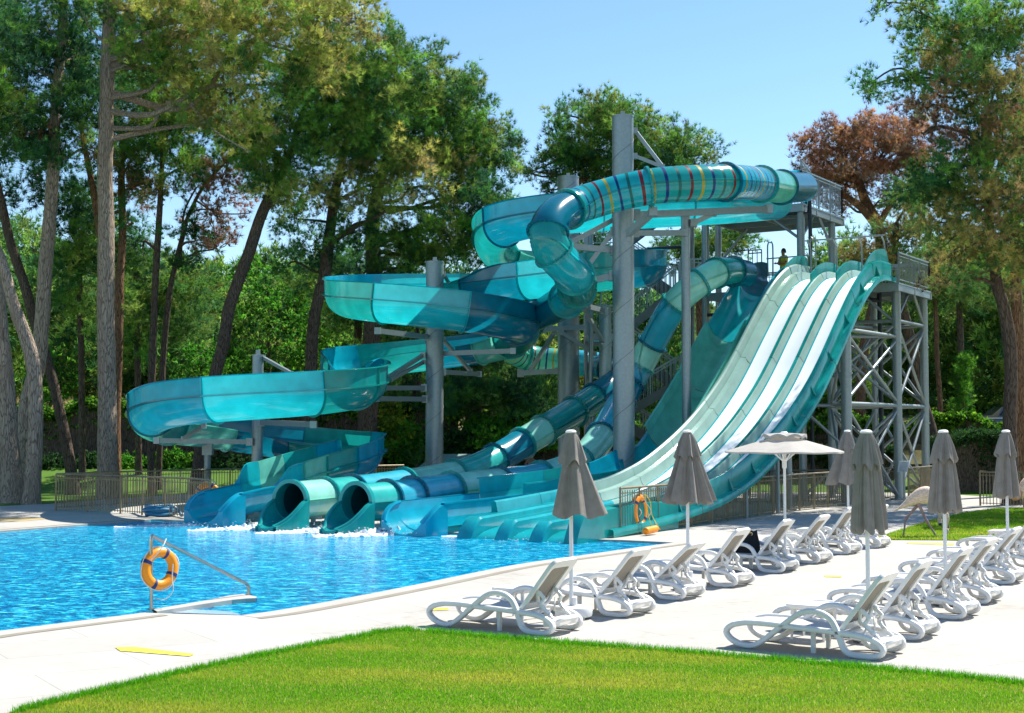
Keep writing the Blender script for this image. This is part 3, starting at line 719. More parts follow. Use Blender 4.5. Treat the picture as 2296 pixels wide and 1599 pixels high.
# legs under tube and trough exits
def legs(root,path,ids,r,nm='slide_leg'):
    for i in ids:
        i=min(max(0,i),len(path)-1); p=path[i]
        if p[2]-r<.06: continue
        mb=MB(); mb.box((p[0],p[1],(p[2]-r)/2),(.12,.12,p[2]-r+.001)); mb.beam((p[0],p[1],.02),(p[0],p[1],p[2]-r),.05); mb.box((p[0],p[1],.02),(.3,.3,.04)); mb.box((p[0],p[1],p[2]-r-.0),(.45,.2,.10)); obj(nm,mb,'galv',root)
n=len(pb[0]); legs(rootB,pb[0],[n-12,n-42,n-75,n-110],.5); n=len(pcc[0]); legs(rootC,pcc[0],[n-12,n-42,n-75,n-110],.46); n=len(pa[0]); legs(rootA,pa[0],[n-6,n-22,n-36],.72)
# water splashes at the mouths
def splash(x0,y0,x1,y1,label,h=.16,w=.22,sd=0):
    h*=.95; w*=1.8; x0-=45
    r_=np.random.default_rng(sd); a=G(x0,y0,-.04);b=G(x1,y1,-.04); mb=MB(); nU,nV=46,12; rows=[]; d=b-a; pr=nrm((-d[1],d[0],0))
    for i in range(nU):
        f=i/(nU-1); ww=w*(.25+.75*math.sin(PI*min(1,f*1.0+.02))**.5)*(0.6+.8*f); hh=h*(.25+.9*f**2)*(1 if f<.93 else .3); row=[]
        for j in range(nV):
            g=j/(nV-1)*2-1; p=a+d*f+pr*g*ww*(1+r_.normal(0,.12)); zz=(1-g*g)*hh*abs(r_.normal(.7,.45))
            row.append(p+np.array((0,0,-.01+zz)))
        rows.append(row)
    mb.grid(rows)
    for _ in range(320):
        f=r_.random()**.6; g=r_.normal(0,.8); p=a+d*f+pr*g*w*1.6; z=abs(r_.normal(0,.6))*h*1.5*f-.02; s=r_.uniform(.005,.016)
        mb.box(p+np.array((0,0,z)),(s*2.5,s,s),r_.uniform(0,3))
    tag(obj('water_splash',mb,'foam'),label,'splash','white splashes at the slide mouths')
splash(300,1181,474,1177,'thin white splash at the leftmost slide mouth',sd=1,h=.10)
splash(465,1190,628,1183,'white splash in front of the second slide mouth from the left',sd=2,h=.17)
splash(615,1196,775,1190,'white splash in front of the third slide mouth',sd=3,h=.15)
splash(745,1204,915,1196,'tallest white splash below the wide azure slide mouth',sd=4,h=.22)
splash(1035,1202,1110,1203,'small white foam below the left racer lane',sd=5,h=.07,w=.14)
splash(1140,1208,1198,1209,'small white foam below the middle racer lane',sd=6,h=.08,w=.14)
splash(1240,1212,1325,1213,'small white foam below the right racer lane',sd=7,h=.07,w=.14)
# ---------------------------------------------------------------- steel pillars and their arms
def pillar(name,label,x,Y,dia,ytop,arms,cap=True,spiral=True,lean=0):
    b=P(x,HZ,Y); b[2]=0; top=P(x,ytop,Y)[2]
    t=thing(name,label,'support pillar',b)
    mb=MB(); r=dia/2; mb.cyl(b,(b[0],b[1],top),r,32)
    mb.cyl((b[0],b[1],0),(b[0],b[1],.05),r*1.5,24)
    obj('post',mb,'galv',t)
    mb=MB(); mb.tube([np.array((b[0]+math.cos(a)*(r+.004),b[1]+math.sin(a)*(r+.004),.3+a/(2*PI)*dia*2.4)) for a in np.arange(0,(top-.5)/(dia*2.4)*2*PI,.25)],.008,5)
    if spiral: obj('weld_seam',mb,'seam',t)
    mb=MB(); mb.lathe((b[0],b[1],top-.03),[(r+.012,0),(r+.012,.05),(r-.03,.055),(r-.03,.02)],28); mb.box((b[0],b[1],top+.09),(.14,.04,.18)); obj('top_cap',mb,'galv',t)
    for a in arms:
        x1,y1,Y1,x2,y2,Y2,s=a; mb=MB(); p=P(x1,y1,Y1); q=P(x2,y2,Y2); mb.beam(p,q,s,s*1.25)
        mb.box(p,(s*1.7,s*1.7,s*2.0)); mb.box(q,(s*1.5,s*1.5,s*1.6))
        obj('arm',mb,'galv',t,smooth=False)
    return t
pillar('support_pillar','tallest and thickest grey steel pillar rising in front of the slides through the striped tube',1399,44.6,.68,262,
 [(1379,562,44.8,1216,546,44.2,.15),(1379,491,44.8,1276,546,44.4,.12),(1375,517,44.7,1295,630,44.6,.11),(1375,619,44.8,1262,643,44.9,.16),(1402,530,44.4,1464,475,43.4,.17),(1425,482,44.8,1723,469,47.5,.17),(1425,523,45,1535,522,46.2,.14),(1424,293,44.8,1486,374,44.4,.09),(1424,350,44.8,1483,373,44.6,.09)])
pillar('support_pillar','thick grey steel pillar behind the upper coils, second tallest',1275,56.5,.86,398,
 [(1217,738,56.0,1330,733,56,.16),(1167,837,58.0,1250,832,57,.16),(1243,745,56.2,1191,829,57,.12),(1259,745,56,1333,793,56,.12),(1285,905,56,1322,898,55,.12)])
pillar('support_pillar','grey steel pillar standing inside the middle coil of the long open slide',974,50.3,.63,588,
 [(990,793,50.4,1150,787,48.2,.13),(993,761,50.6,1055,832,53,.10),(993,834,50.6,1075,839,53.5,.13),(961,756,50.2,847,742,47.6,.14),(948,797,50.2,857,855,46.6,.11),(951,870,50.2,850,870,46.4,.13),(954,895,50.2,845,894,46.2,.13),(995,615,50.6,1019,657,52,.09),(950,812,50.4,875,852,47,.09)])
pillar('support_pillar','short slim grey pillar inside the lowest left coil of the long open slide',577,45.4,.35,797,
 [(585,947,45.3,703,952,42.0,.13),(560,991,45.2,352,988,44,.12),(457,955,42.6,411,983,44.2,.08),(590,802,45.5,653,837,41.6,.08)],spiral=False)
pillar('support_pillar','mid height grey pillar between the two thickest pillars',1358,52.0,.46,692,
 [(1353,697,51.8,1304,684,46.4,.14),(1353,767,51.8,1310,693,48,.10),(1350,640,52,1346,690,52,.05)])
pillar('support_pillar','slim grey pillar in front of the steep mint tube, carrying the upper beam',1540,46.4,.30,486,
 [(1555,500,46.3,1600,478,46.6,.13),(1530,520,46.6,1500,522,46,.10)],spiral=False)
pillar('support_pillar','small round steel leg under the lowest left curve of the long open slide',466,50.3,.24,1010,[(466,1008,50.3,466,1000,50.3,.20)],spiral=False)
# ---------------------------------------------------------------- tower
def E(s,w,z=0): 
    o=E0+U3*s+W3*w; return np.array((o[0],o[1],z))
def railing(root,pts,h=1.1,sp=.13,mat='galv',name='railing',post=1.3,bar=.018,rail=.05,mid=True,bot=.12,pw=.05):
    mb=MB(); pts=[np.asarray(p,float) for p in pts]
    for a,b in zip(pts[:-1],pts[1:]):
        L=np.linalg.norm((b-a)[:2]); up=np.array((0,0,1.))
        mb.beam(a+up*h,b+up*h,rail); mb.beam(a+up*(h-.12),b+up*(h-.12),bar*1.4); mb.beam(a+up*bot,b+up*bot,bar*1.8)
        n=max(1,int(L/sp))
        for i in range(n+1):
            p=a+(b-a)*i/n; mb.box(p+up*(h+bot)/2,(bar,bar,h-bot))
        m=max(1,int(round(L/post)))
        for i in range(m+1):
            p=a+(b-a)*i/m; mb.box(p+up*h/2,(pw,pw,h))
    return obj(name,mb,mat,root,smooth=False)
tower=thing('slide_tower','tall galvanised steel tower with two start platforms, stairs and cross braces','slide tower',E(24,2.2))
def deck(s0,s1,w0,w1,z,nm):
    mb=MB(); c=E((s0+s1)/2,(w0+w1)/2,z-.04); ax=(U3,W3,(0,0,1))
    mb.box(c,(s1-s0,w1-w0,.06),axes=ax)
    for w in np.linspace(w0+.06,w1-.06,max(2,int((w1-w0)/1.2))): mb.box(E((s0+s1)/2,w,z-.19),(s1-s0-.1,.09,.22),axes=ax)
    for s in np.linspace(s0,s1,max(2,int((s1-s0)/1.1))): mb.box(E(s,(w0+w1)/2,z-.20),(.10,w1-w0,.24),axes=ax)
    obj(nm,mb,'galv',tower,smooth=False)
ZL,ZU=7.85,11.05
deck(22.35,26.4,-4.0,3.5,ZL,'lower_platform'); deck(22.35,26.9,-4.5,-.1,ZU,'upper_platform')
def col(s,w,z,d,z0=0):
    mb=MB(); a=E(s,w,z0); mb.cyl(a,(a[0],a[1],z),d/2,20); mb.cyl((a[0],a[1],z0),(a[0],a[1],z0+.05),d,16)
    for zz in (z*.35,z*.72): mb.cyl((a[0],a[1],zz),(a[0],a[1],zz+.06),d*.62,16)
    obj('column',mb,'galv',tower)
for s,w,z,d in [(22.8,3.25,ZL,.32),(26.2,3.25,ZL,.30),(22.6,-.3,ZU,.30),(26.0,-.3,ZU,.28),(26.0,-5.2,ZU,.26),(22.8,-4.3,ZU,.26),(23.2,.6,ZL,.26),(18.0,3.0,6.1,.36),(18,.4,6.1,.26),(14.2,2.4,3.2,.26)]: col(s,w,z,d)
def br(a,b,r=.055):
    mb=MB(); mb.cyl(E(*a),E(*b),r,10); obj('brace',mb,'galv',tower)
cs=[(22.8,3.25),(26.2,3.25),(18.0,3.0),(23.2,.6),(26.0,-.3),(26.2,1.3),(20.4,3.1),(20.4,.5)]
col(26.2,1.3,ZL,.24); col(20.4,.5,7.0,.22)
for (a,b) in [(0,1),(0,2),(3,0),(4,1),(3,2),(1,5),(3,5),(7,0)]:
    A0,B0=cs[a],cs[b]
    for z in (3.4,6.5 if 2 not in (a,b) and 7 not in (a,b) else 5.9): br((*A0,z),(*B0,z),.07)
    for z0,z1 in ((0.1,3.3),(3.5,6.4 if 2 not in (a,b) else 5.8)): br((*A0,z0),(*B0,z1)); br((*A0,z1),(*B0,z0))
br((22.8,3.25,6.4),(22.6,1.9,7.6)); br((22.8,3.25,6.5),(24.4,3.25,7.7)); br((26.2,3.25,6.5),(24.9,3.25,7.7))
br((22.6,-.3,9.7),(24,-.3,10.8)); br((26,-.3,9.7),(24.6,-.3,10.8)); br((22.6,-.3,9.7),(22.6,-1.7,10.8)); br((26,-5.2,9.4),(26,-3.9,10.8))
br((26,-.3,5.2),(22.8,-4.3,5.2)); br((23.2,.6,4.1),(22.8,-4.3,4.1),.05)
for s,w,z0,z1,d in [(24,2.25,0,7.4,.17),(22.75,.02,0,10.7,.15),(23.1,-5.2,0,9.8,.14),(22.9,-2.6,0,7.0,.14)]:
    mb=MB(); a=E(s,w,z0); mb.tube(crom(np.array([a,(a[0],a[1],z1-.3),(a[0]-.05,a[1],z1-.08),(a[0]-.35,a[1],z1),(a[0]-1.6,a[1]+.6,z1)]),.2)[0],d/2,10)
    for z in np.arange(1,z1-.5,2.1): mb.cyl((a[0],a[1],z),(a[0],a[1],z+.12),d*.62,10)
    obj('water_pipe',mb,'pipe',tower)
railing(tower,[E(22.5,3.45,ZL),E(26.3,3.45,ZL),E(26.3,-4,ZL)])
railing(tower,[E(22.45,-.2,ZU),E(22.8,-.15,ZU),E(26.8,-.15,ZU),E(26.8,-4.4,ZU)],h=1.25)
railing(tower,[E(22.45,-.2,ZU+.5),E(23.3,-.15,ZU+.15)],h=1.15)
mb=MB(); mb.grid([[E(22.3,-1.75,ZU+.05),E(22.3,-1.75,ZU+1.25)],[E(22.3,-.3,ZU+.05),E(22.3,-.3,ZU+1.25)],[E(22.3,-.24,ZU+.05),E(22.36,-.24,ZU+1.25)],[E(23.2,-.24,ZU+.05),E(23.2,-.24,ZU+.9)]]); obj('start_panel',mb,'azure',tower)
# gates on the lower platform at the tube and trough starts
railing(tower,[E(22.4,-2.35,ZL+.4),E(22.4,-1.8,ZL+.4)],h=1.15,sp=.16,bar=.03,rail=.04,mat='dkrail',name='start_gate',pw=.04)
mb=MB(); mb.tube(crom(np.array([E(22.4,-1.55,ZL+.5),E(22.4,-1.55,ZL+1.7),E(22.4,-1.45,ZL+1.78),E(22.4,-1.35,ZL+1.7),E(22.4,-1.35,ZL+.5)]),.1)[0],.03,8); mb.tube([E(22.4,-1.6,ZL+1.18),E(22.4,.15,ZL+1.2)],.025,8); mb.tube(crom(np.array([E(22.4,.15,ZL+.3),E(22.4,.15,ZL+1.75),E(22.4,.25,ZL+1.82),E(22.4,.35,ZL+1.7),E(22.4,.35,ZL+.3)]),.1)[0],.028,8)
obj('grab_bar',mb,'galv',tower)
railing(tower,[E(26.0,-4,ZL),E(26.0,2.9,ZL)],h=1.0)
# stairs
def flight(a,b,Yc,nm='stair_flight',wd=1.1):
    a=np.array((a[0],Yc,a[1]));b=np.array((b[0],Yc,b[1])); mb=MB(); y=np.array((0,wd/2,0))
    for sg in (-1,1): mb.beam(a+y*sg,b+y*sg,.07,.32)
    n=max(3,int(abs(b[2]-a[2])/.19))
    for i in range(n+1):
        p=a+(b-a)*i/n; mb.box(p,(.30,wd,.05))
    obj(nm,mb,'stair',tower,smooth=False)
    for sg in (-1,1): railing(tower,[a+y*sg,b+y*sg],h=1.0,name='stair_railing',sp=.16,bar=.02)
def landing(x0,x1,z,y0=53.0,y1=56.6):
    mb=MB(); mb.box(((x0+x1)/2,(y0+y1)/2,z-.05),(x1-x0,y1-y0,.08)); mb.beam((x0,y0,z-.12),(x1,y0,z-.12),.08,.26); mb.beam((x0,y1,z-.12),(x1,y1,z-.12),.08,.26)
    obj('landing',mb,'galv',tower,smooth=False); s=x0 if x0<4 else x1
    railing(tower,[(x1 if x0<4 else x0,y0,z),(s,y0,z),(s,y1,z)],h=1.05,name='stair_railing',sp=.13,bar=.02)
XA,XB=4.1,6.3
for z0,z1,Yc,d in [(0,1.5,54.0,1),(1.5,3.0,55.9,-1),(3.0,4.3,54.0,1),(4.3,6.1,55.9,-1),(6.1,7.85,54.0,1),(7.85,9.4,55.9,-1),(9.4,11.05,54.0,1)]:
    if d>0: flight((XA,z0),(XB,z1),Yc)
    else: flight((XB,z0),(XA,z1),Yc)
for z in (3.0,6.1,9.4): landing(2.9,XA,z)
for z in (1.5,4.3,7.85,11.05): landing(XB,XB+.95,z)
for x,y in ((2.95,53),(2.95,56.6),(7.2,53),(7.2,56.6)):
    mb=MB(); mb.cyl((x,y,0),(x,y,11.0),.09,12); obj('column',mb,'galv',tower)
# ---------------------------------------------------------------- fences
def fence(pts,label,mat='bronze',h=1.13,sp=.115,post=1.25):
    pts=[np.array((p[0],p[1],0.)) for p in pts]; t=thing('fence',label,'fence',pts[0]); up=np.array((0,0,1.))
    top=MB()
    for a,b in zip(pts[:-1],pts[1:]): top.cyl(a+up*h,b+up*h,.03,10)
    obj('handrail',top,mat,t)
    for a,b in zip(pts[:-1],pts[1:]):
        L=np.linalg.norm(b-a); m=max(1,int(round(L/post)))
        for i in range(m):
            p=a+(b-a)*i/m;q=a+(b-a)*(i+1)/m; mb=MB(); mb.box(p+up*h/2,(.05,.05,h)); obj('post',mb,mat,t,smooth=False)
            mb=MB(); mb.beam(p+up*(h-.12),q+up*(h-.12),.022); mb.beam(p+up*.09,q+up*.09,.022)
            n=max(1,int(np.linalg.norm(q-p)/sp))
            for k in range(1,n): c=p+(q-p)*k/n; mb.box(c+up*(h-.07)/2+up*.03,(.021,.021,h-.1))
            obj('bar_panel',mb,mat,t,smooth=False)
    mb=MB(); mb.box(pts[-1]+up*h/2,(.05,.05,h)); obj('post',mb,mat,t,smooth=False)
    return t
fence([G(125,1145),G(270,1152),G(421,1162),G(470,1168)],'front run of the left bronze bar fence, behind the coiled hose')
fence([G(125,1144),G(285,1134),G(460,1126),G(620,1118),G(780,1112),G(905,1108)],'rear run of the left bronze bar fence, in front of the pines')
fence([G(1391,1203),G(1475,1191.5),G(1550,1180),G(1669,1162),G(1793,1145),G(1857,1138),G(1922,1133)],'curving bronze bar fence to the right of the racer slide with the lifebuoy on it','bronze')
fence([G(1600,1132),G(1760,1130),G(1860,1128),G(1979,1121),G(2018,1118)],'dark bar fence behind the slide tower legs','dkrail')
fence([G(2037,1119),G(2066,1116),G(2100,1111)],'short bronze fence piece right of the small sign','bronze')
fence([G(2198,1134),G(2296,1138),G(2420,1143)],'bronze bar fence at the far right beyond the lawn patch','bronze')
# sign
b=G(2028,1123); t=thing('sign_post','small pale notice board on a post in the fence gap','sign',b)
mb=MB(); mb.box(b+np.array((0,0,.55)),(.07,.04,1.1)); obj('post',mb,'galv',t,smooth=False)
mb=MB(); c=b+np.array((-.04,-.05,1.22)); ax=((1,0,0),(0,.87,.5),(0,-.5,.87)); mb.box(c,(.36,.03,.44),axes=ax); bd=obj('board',mb,'sign',t,smooth=False)
mb=MB()
for i in range(7): mb.box(c+np.array((0,0,0))+np.array(ax[2])*(.16-.05*i)-np.array(ax[1])*.018,(.26 if i else .16,.004,.014),axes=ax)
obj('text_lines',mb,'ink',bd,smooth=False)
# ---------------------------------------------------------------- loungers
HD=np.array((.842,-.54,0)); ND=np.array((.54,.842,0)); LROT=math.atan2(-.54,.842)
def make_lounger():
    t=thing('sun_lounger','','sun lounger',(0,0,0),0,'sun loungers in two rows on the deck')
    path=[(.10,.265),(.25,.295),(.5,.30),(.84,.285),(1.12,.275),(1.38,.262),(1.60,.245),(1.76,.205),(1.85,.14),(1.85,.075),(1.75,.035),(1.62,.032),(1.50,.04),(1.42,.085),(1.37,.20),(1.32,.32),(1.26,.41),(1.16,.465),(1.03,.478),(.90,.44),(.76,.345),(.60,.22),(.46,.11),(.36,.05),(.25,.035),(.13,.06),(.04,.11),(0,.17),(.03,.225)]
    for yy in (0,.66):
        p,_=crom(np.array([(h,yy,z) for h,z in path]+[(path[0][0],yy,path[0][1])]),.03)
        p=p[:-1]; mb=MB(); n=len(p); rows=[]
        T=np.roll(p,-1,0)-np.roll(p,1,0); T/=np.linalg.norm(T,axis=1)[:,None]
        for i in range(n+1):
            q=p[i%n]; tt=T[i%n]; nn_=np.cross((0,1.,0),tt); row=[]
            for a in np.linspace(0,2*PI,10,endpoint=False):
                ca,sa=math.cos(a),math.sin(a); ca=math.copysign(abs(ca)**.7,ca); sa=math.copysign(abs(sa)**.7,sa)
                row.append(q+nn_*ca*.033+np.array((0,1.,0))*sa*.043)
            rows.append(row)
        mb.grid(rows,closed=True); obj('side_frame',mb,'plastic',t)
    # seat
    mb=MB(); sec=[(.06,.268),(.25,.30),(.5,.305),(.84,.292),(1.12,.282),(1.40,.268)]
    sp_,_=crom(np.array([(h,0,z) for h,z in sec]),.06)
    mb.grid([[(p[0],.05+.56*f,p[2]-.018*math.sin(PI*f)) for f in np.linspace(0,1,7)] for p in sp_]); mb.grid([[(p[0],.05+.56*f,p[2]-.03) for f in np.linspace(0,1,3)] for p in sp_])
    obj('seat_sling',mb,'seat',t)
    mb=MB(); mb.beam((.06,.33,.255),(.061,.33,.255),.66,.035) if 0 else None
    mb.box((.07,.33,.262),(.07,.62,.035)); mb.box((1.42,.33,.235),(.07,.62,.04)); mb.box((1.78,.33,.15),(.16,.60,.09)); mb.box((.84,.33,.255),(.05,.62,.035))
    obj('cross_member',mb,'plastic',t,bevel=.01)
    for h,y in ((1.02,.10),(1.02,.56)):
        mb=MB(); mb.box((h,y,.13),(.045,.045,.26)); obj('leg',mb,'plastic',t)
    # backrest
    be=thing('backrest',None,None,(1.36,.33,.29)); be.parent=t
    mb=MB(); an=R(56); dx=np.array((math.cos(an),0,math.sin(an))); nx=np.array((-math.sin(an),0,math.cos(an))); yv=np.array((0,1.,0)); o=np.array((1.36,.33,.29))
    Lb=.80
    def outline(hw,l0,l1,rc,k=6):
        pts=[(l0,-hw)]
        for i in range(k+1): a=-PI/2+PI/2*i/k; pts.append((l1-rc+rc*math.cos(a),-hw+rc+rc*math.sin(a)))
        for i in range(k+1): a=PI/2*i/k; pts.append((l1-rc+rc*math.cos(a),hw-rc+rc*math.sin(a)))
        pts.append((l0,hw)); return pts
    fr=outline(.285,0,Lb,.10)
    rows=[]
    inner=outline(.205,.10,Lb-.13,.05)
    W=lambda l,y,n,curve=.06: o+dx*l+yv*y+nx*(n-curve*(l/Lb)**2)
    for pts_,nn_ in ((fr,.024),(inner,.018),(inner,-.018),(fr,-.024),(fr,.024)): rows.append([W(l,y,nn_) for l,y in pts_])
    mb.grid(rows,closed=True); mb.grid([[W(.0,y,.02) for y in (-.285,.285)],[W(.10,y,.02) for y in (-.285,.285)],[W(.10,y,-.02) for y in (-.285,.285)],[W(.0,y,-.02) for y in (-.285,.285)]])
    obj('back_frame',mb,'plastic',be)
    mb=MB(); mb.grid([[W(l,y,0.0) for y in (-.21,0,.21)] for l in np.linspace(.08,Lb-.11,6)]); obj('back_sling',mb,'sling',be)
    mb=MB()
    for y in (-.2,.2):
        a=W(.30,y,-.03); rr,_=crom(np.array([a,a+(.10,0,-.09),(1.62,.33+y*1.1,.36),(1.70,.33+y*.95,.27),(1.78,.33+y*1.05,.20)]),.03)
        mb.tube(rr,[.02+.012*math.sin(i*1.3)**2 for i in range(len(rr))],7)
        mb.tube(crom(np.array([(1.56,.33+y*1.1,.40),(1.60,.33+y*.7,.30),(1.57,.33+y*.85,.24)]),.03)[0],.012,6)
    mb.tube(crom(np.array([W(.30,-.2,-.03),W(.16,-.12,-.09),W(.13,0,-.11),W(.16,.12,-.09),W(.30,.2,-.03)]),.04)[0],.022,8)
    mb.tube(crom(np.array([(1.84,.10,.17),(1.90,.2,.19),(1.90,.46,.19),(1.84,.56,.17)]),.04)[0],.03,8)
    obj('support_strut',mb,'plastic',t)
    return t
LP=make_lounger()
def lorg(px,py): return G(px,py)-HD*1.62
row1=[(1203,1424),(1379,1383),(1500,1345.5),(1621,1316),(1728,1285),(1809,1264),(1880,1243),(1948,1229)]
row2=[(1935,1477),(2023,1435),(2123,1388),(2181,1354),(2239,1310),(2284,1280),(2333,1249),(2392,1228)]
lab1=['nearest white sun lounger of the left row','white sun lounger second from the front in the left row','white lounger third from the front in the left row, its backrest lower','white sun lounger fourth from the front in the left row','white sun lounger holding the black bag, fifth in the left row','white sun lounger right behind the open parasol base, sixth in the left row','white sun lounger seventh in the left row, left of the small far parasol','farthest white sun lounger of the left row, half hidden behind a parasol']
lab2=['nearest and largest white sun lounger of the right row, beside the front lawn','white sun lounger second from the front in the right row','white sun lounger third from the front in the right row','white sun lounger fourth from the front in the right row','white sun lounger fifth from the front in the right row','white sun lounger sixth in the right row, cut by the right picture edge','white sun lounger seventh in the right row, only its foot end in view','farthest white sun lounger of the right row, only its foot tip in view']
LO=[]
for i,((px,py),lb) in enumerate(zip(row1+row2,lab1+lab2)):
    t=LP if i==0 else copy_tree(LP)
    o=lorg(px,py); t.location=tuple(o); t.rotation_euler=(0,0,LROT+random.uniform(-.02,.02)); t['label']=lb; LO.append((t,o))
for i in range(16): # backrests are set a little differently, the third one lower
    be=[c for c in kids(LO[i][0]) if c.name.startswith('backrest')][0]; be.rotation_euler=(0,R(9) if i==2 else R(random.uniform(-2.5,2.5)),0)
# tables
def make_table():
    t=thing('side_table','','side table',(0,0,0),0,'square white side tables between loungers')
    mb=MB(); mb.box((0,0,.405),(.50,.50,.035)); mb.box((0,0,.375),(.44,.44,.03)); obj('table_top',mb,'plastic',t,bevel=.008)
    for sx in (-1,1):
        for sy in (-1,1): mb=MB(); mb.tube([(sx*.2,sy*.2,0),(sx*.19,sy*.19,.37)],[.016,.024],8); obj('leg',mb,'plastic',t)
    return t
TP=make_table(); first=True
def place_table(o,lb,dh=.62,dn=1.15):
    global first
    t=TP if first else copy_tree(TP); first=False
    p=o+HD*dh+ND*dn; t.location=tuple(p); t.rotation_euler=(0,0,LROT); t['label']=lb
place_table(LO[0][1],'white side table behind the nearest lounger of the left row')
place_table(LO[2][1],'white side table behind the third lounger of the left row')
place_table(LO[4][1],'white side table beside the lounger with the black bag')
place_table(LO[6][1],'white side table beside the seventh lounger of the left row')
place_table(LO[8][1],'white side table behind the nearest lounger of the right row')
place_table(LO[10][1],'white side table behind the third lounger of the right row')
place_table(LO[12][1],'white side table behind the fifth lounger of the right row')
place_table(LO[14][1],'white side table at the right picture edge by the lawn patch')
# ---------------------------------------------------------------- umbrellas
def umb_common(t,top=2.5):
    mb=MB(); mb.cyl((0,0,.1),(0,0,top-.05),.026,12); obj('pole',mb,'pole',t,local=True)
    mb=MB(); mb.lathe((.03,.0,.02),[(.20,0),(.245,.02),(.25,.10),(.235,.135),(.19,.15),(.05,.155),(.045,.26),(.03,.27)],28)
    mb.box((.25,.02,.08),(.07,.10,.05))
    for a in range(4): mb.cyl((.03+.17*math.cos(a*PI/2+.7),.17*math.sin(a*PI/2+.7),0),(.03+.17*math.cos(a*PI/2+.7),.17*math.sin(a*PI/2+.7),.03),.035,10)
    obj('base',mb,'plastic',t,local=True)
    mb=MB(); mb.lathe((0,0,top-.035),[(.07,0),(.075,.02),(.05,.04),(.01,.045)],18); obj('top_cap',mb,'pole',t,local=True)
def closed_umb(x,y,rl,rr,label,nf=7,seed=0,hem=1.36,tilt=0):
    """rl, rr: hem half widths in metres at left and right of the pole"""
    b=G(x,y); t=thing('parasol',label,'parasol',b,0,'closed grey parasols'); umb_common(t); r_=random.Random(seed); ph=[r_.uniform(0,6.28) for _ in range(4)]
    K=160
    def layer(z0,z1,w0l,w0r,w1l,w1r,amp,nz,nm,fl=.0,flare=1.0):
        rows=[]
        for i in range(nz+1):
            f=i/nz; z=z0+(z1-z0)*f; row=[]
            for j in range(K):
                a=2*PI*j/K; c=math.cos(a); sd=.5+.5*c
                wl=w0l+(w1l-w0l)*f**flare; wr=w0r+(w1r-w0r)*f**flare; rad=(wl*(1-sd)+wr*sd)
                dep=(w0l+w0r)/2*(1-f)+f*min(.5*(w1l+w1r),.30)
                sn=math.sin(nf*a+ph[0]+.45*math.sin(3*f+ph[1])+.6*math.sin(2*a+ph[3])); fold=1+amp*min(1,f*2.5)**.6*(math.copysign(abs(sn)**.55,sn)*.62+.30*math.sin((2*nf-3)*a+ph[2]+f)+.14*math.sin(3*a+ph[3]))
                fold*=1-.35*amp*f*abs(math.sin(nf*a/2+ph[0]))**4
                zz=z+fl*f**3*math.sin(nf*a+ph[0]+1.2)
                row.append((rad*fold*c,dep*fold*math.sin(a),zz))
            rows.append(row)
        mb=MB().grid(rows,closed=True); return obj(nm,mb,'umb',t,local=True)
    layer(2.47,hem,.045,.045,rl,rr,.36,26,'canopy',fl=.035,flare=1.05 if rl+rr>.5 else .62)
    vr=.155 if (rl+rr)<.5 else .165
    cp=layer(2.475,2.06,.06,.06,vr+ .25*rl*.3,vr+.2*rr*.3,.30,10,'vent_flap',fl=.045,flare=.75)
    return t
closed_umb(1281,1387,.235,.42,'skewed closed grey parasol with one wide flared panel, nearest in the left row',5,1)
closed_umb(1543,1322,.35,.36,'closed grey parasol flaring evenly like a cone, right of the thickest pillar',8,2)
closed_umb(1903,1227,.42,.28,'smallest closed grey parasol, right of the open pale one',6,3)
closed_umb(1948,1440,.17,.20,'tallest tightly furled grey parasol, behind the nearest right row lounger',7,4,hem=1.30)
closed_umb(2121,1358,.19,.20,'tightly furled grey parasol in front of the pink flamingo statue',7,5,hem=1.34)
closed_umb(2261,1294,.18,.21,'tightly furled grey parasol nearest the right picture edge',6,6,hem=1.36)
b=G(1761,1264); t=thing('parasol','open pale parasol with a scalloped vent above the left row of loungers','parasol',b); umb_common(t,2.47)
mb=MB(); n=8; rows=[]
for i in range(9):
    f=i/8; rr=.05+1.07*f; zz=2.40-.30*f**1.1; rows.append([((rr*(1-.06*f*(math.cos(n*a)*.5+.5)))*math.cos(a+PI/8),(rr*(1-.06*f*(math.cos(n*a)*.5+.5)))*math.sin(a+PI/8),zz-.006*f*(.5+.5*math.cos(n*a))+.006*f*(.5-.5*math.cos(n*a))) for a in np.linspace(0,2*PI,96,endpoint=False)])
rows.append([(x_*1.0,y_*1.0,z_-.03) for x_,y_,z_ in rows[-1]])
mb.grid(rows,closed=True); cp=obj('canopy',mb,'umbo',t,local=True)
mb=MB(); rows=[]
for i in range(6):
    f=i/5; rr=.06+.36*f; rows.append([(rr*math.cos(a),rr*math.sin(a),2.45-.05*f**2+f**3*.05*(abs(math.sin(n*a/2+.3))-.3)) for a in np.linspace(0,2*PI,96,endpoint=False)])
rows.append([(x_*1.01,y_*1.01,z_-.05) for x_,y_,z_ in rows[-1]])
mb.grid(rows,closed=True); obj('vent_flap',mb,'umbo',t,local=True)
for k in range(8):
    a=k*PI/4+PI/8; mb=MB(); mb.tube([(.03*math.cos(a),.03*math.sin(a),2.38),(1.05*math.cos(a),1.05*math.sin(a),2.075)],.011,6); mb.tube([(.04*math.cos(a),.04*math.sin(a),1.93),(.42*math.cos(a),.42*math.sin(a),2.255)],.010,6); obj('rib',mb,'pole',t,local=True)
mb=MB(); mb.lathe((0,0,1.78),[(.035,0),(.045,.03),(.045,.14),(.065,.16),(.06,.20),(.03,.21)],16); obj('hub',mb,'pole',t,local=True)
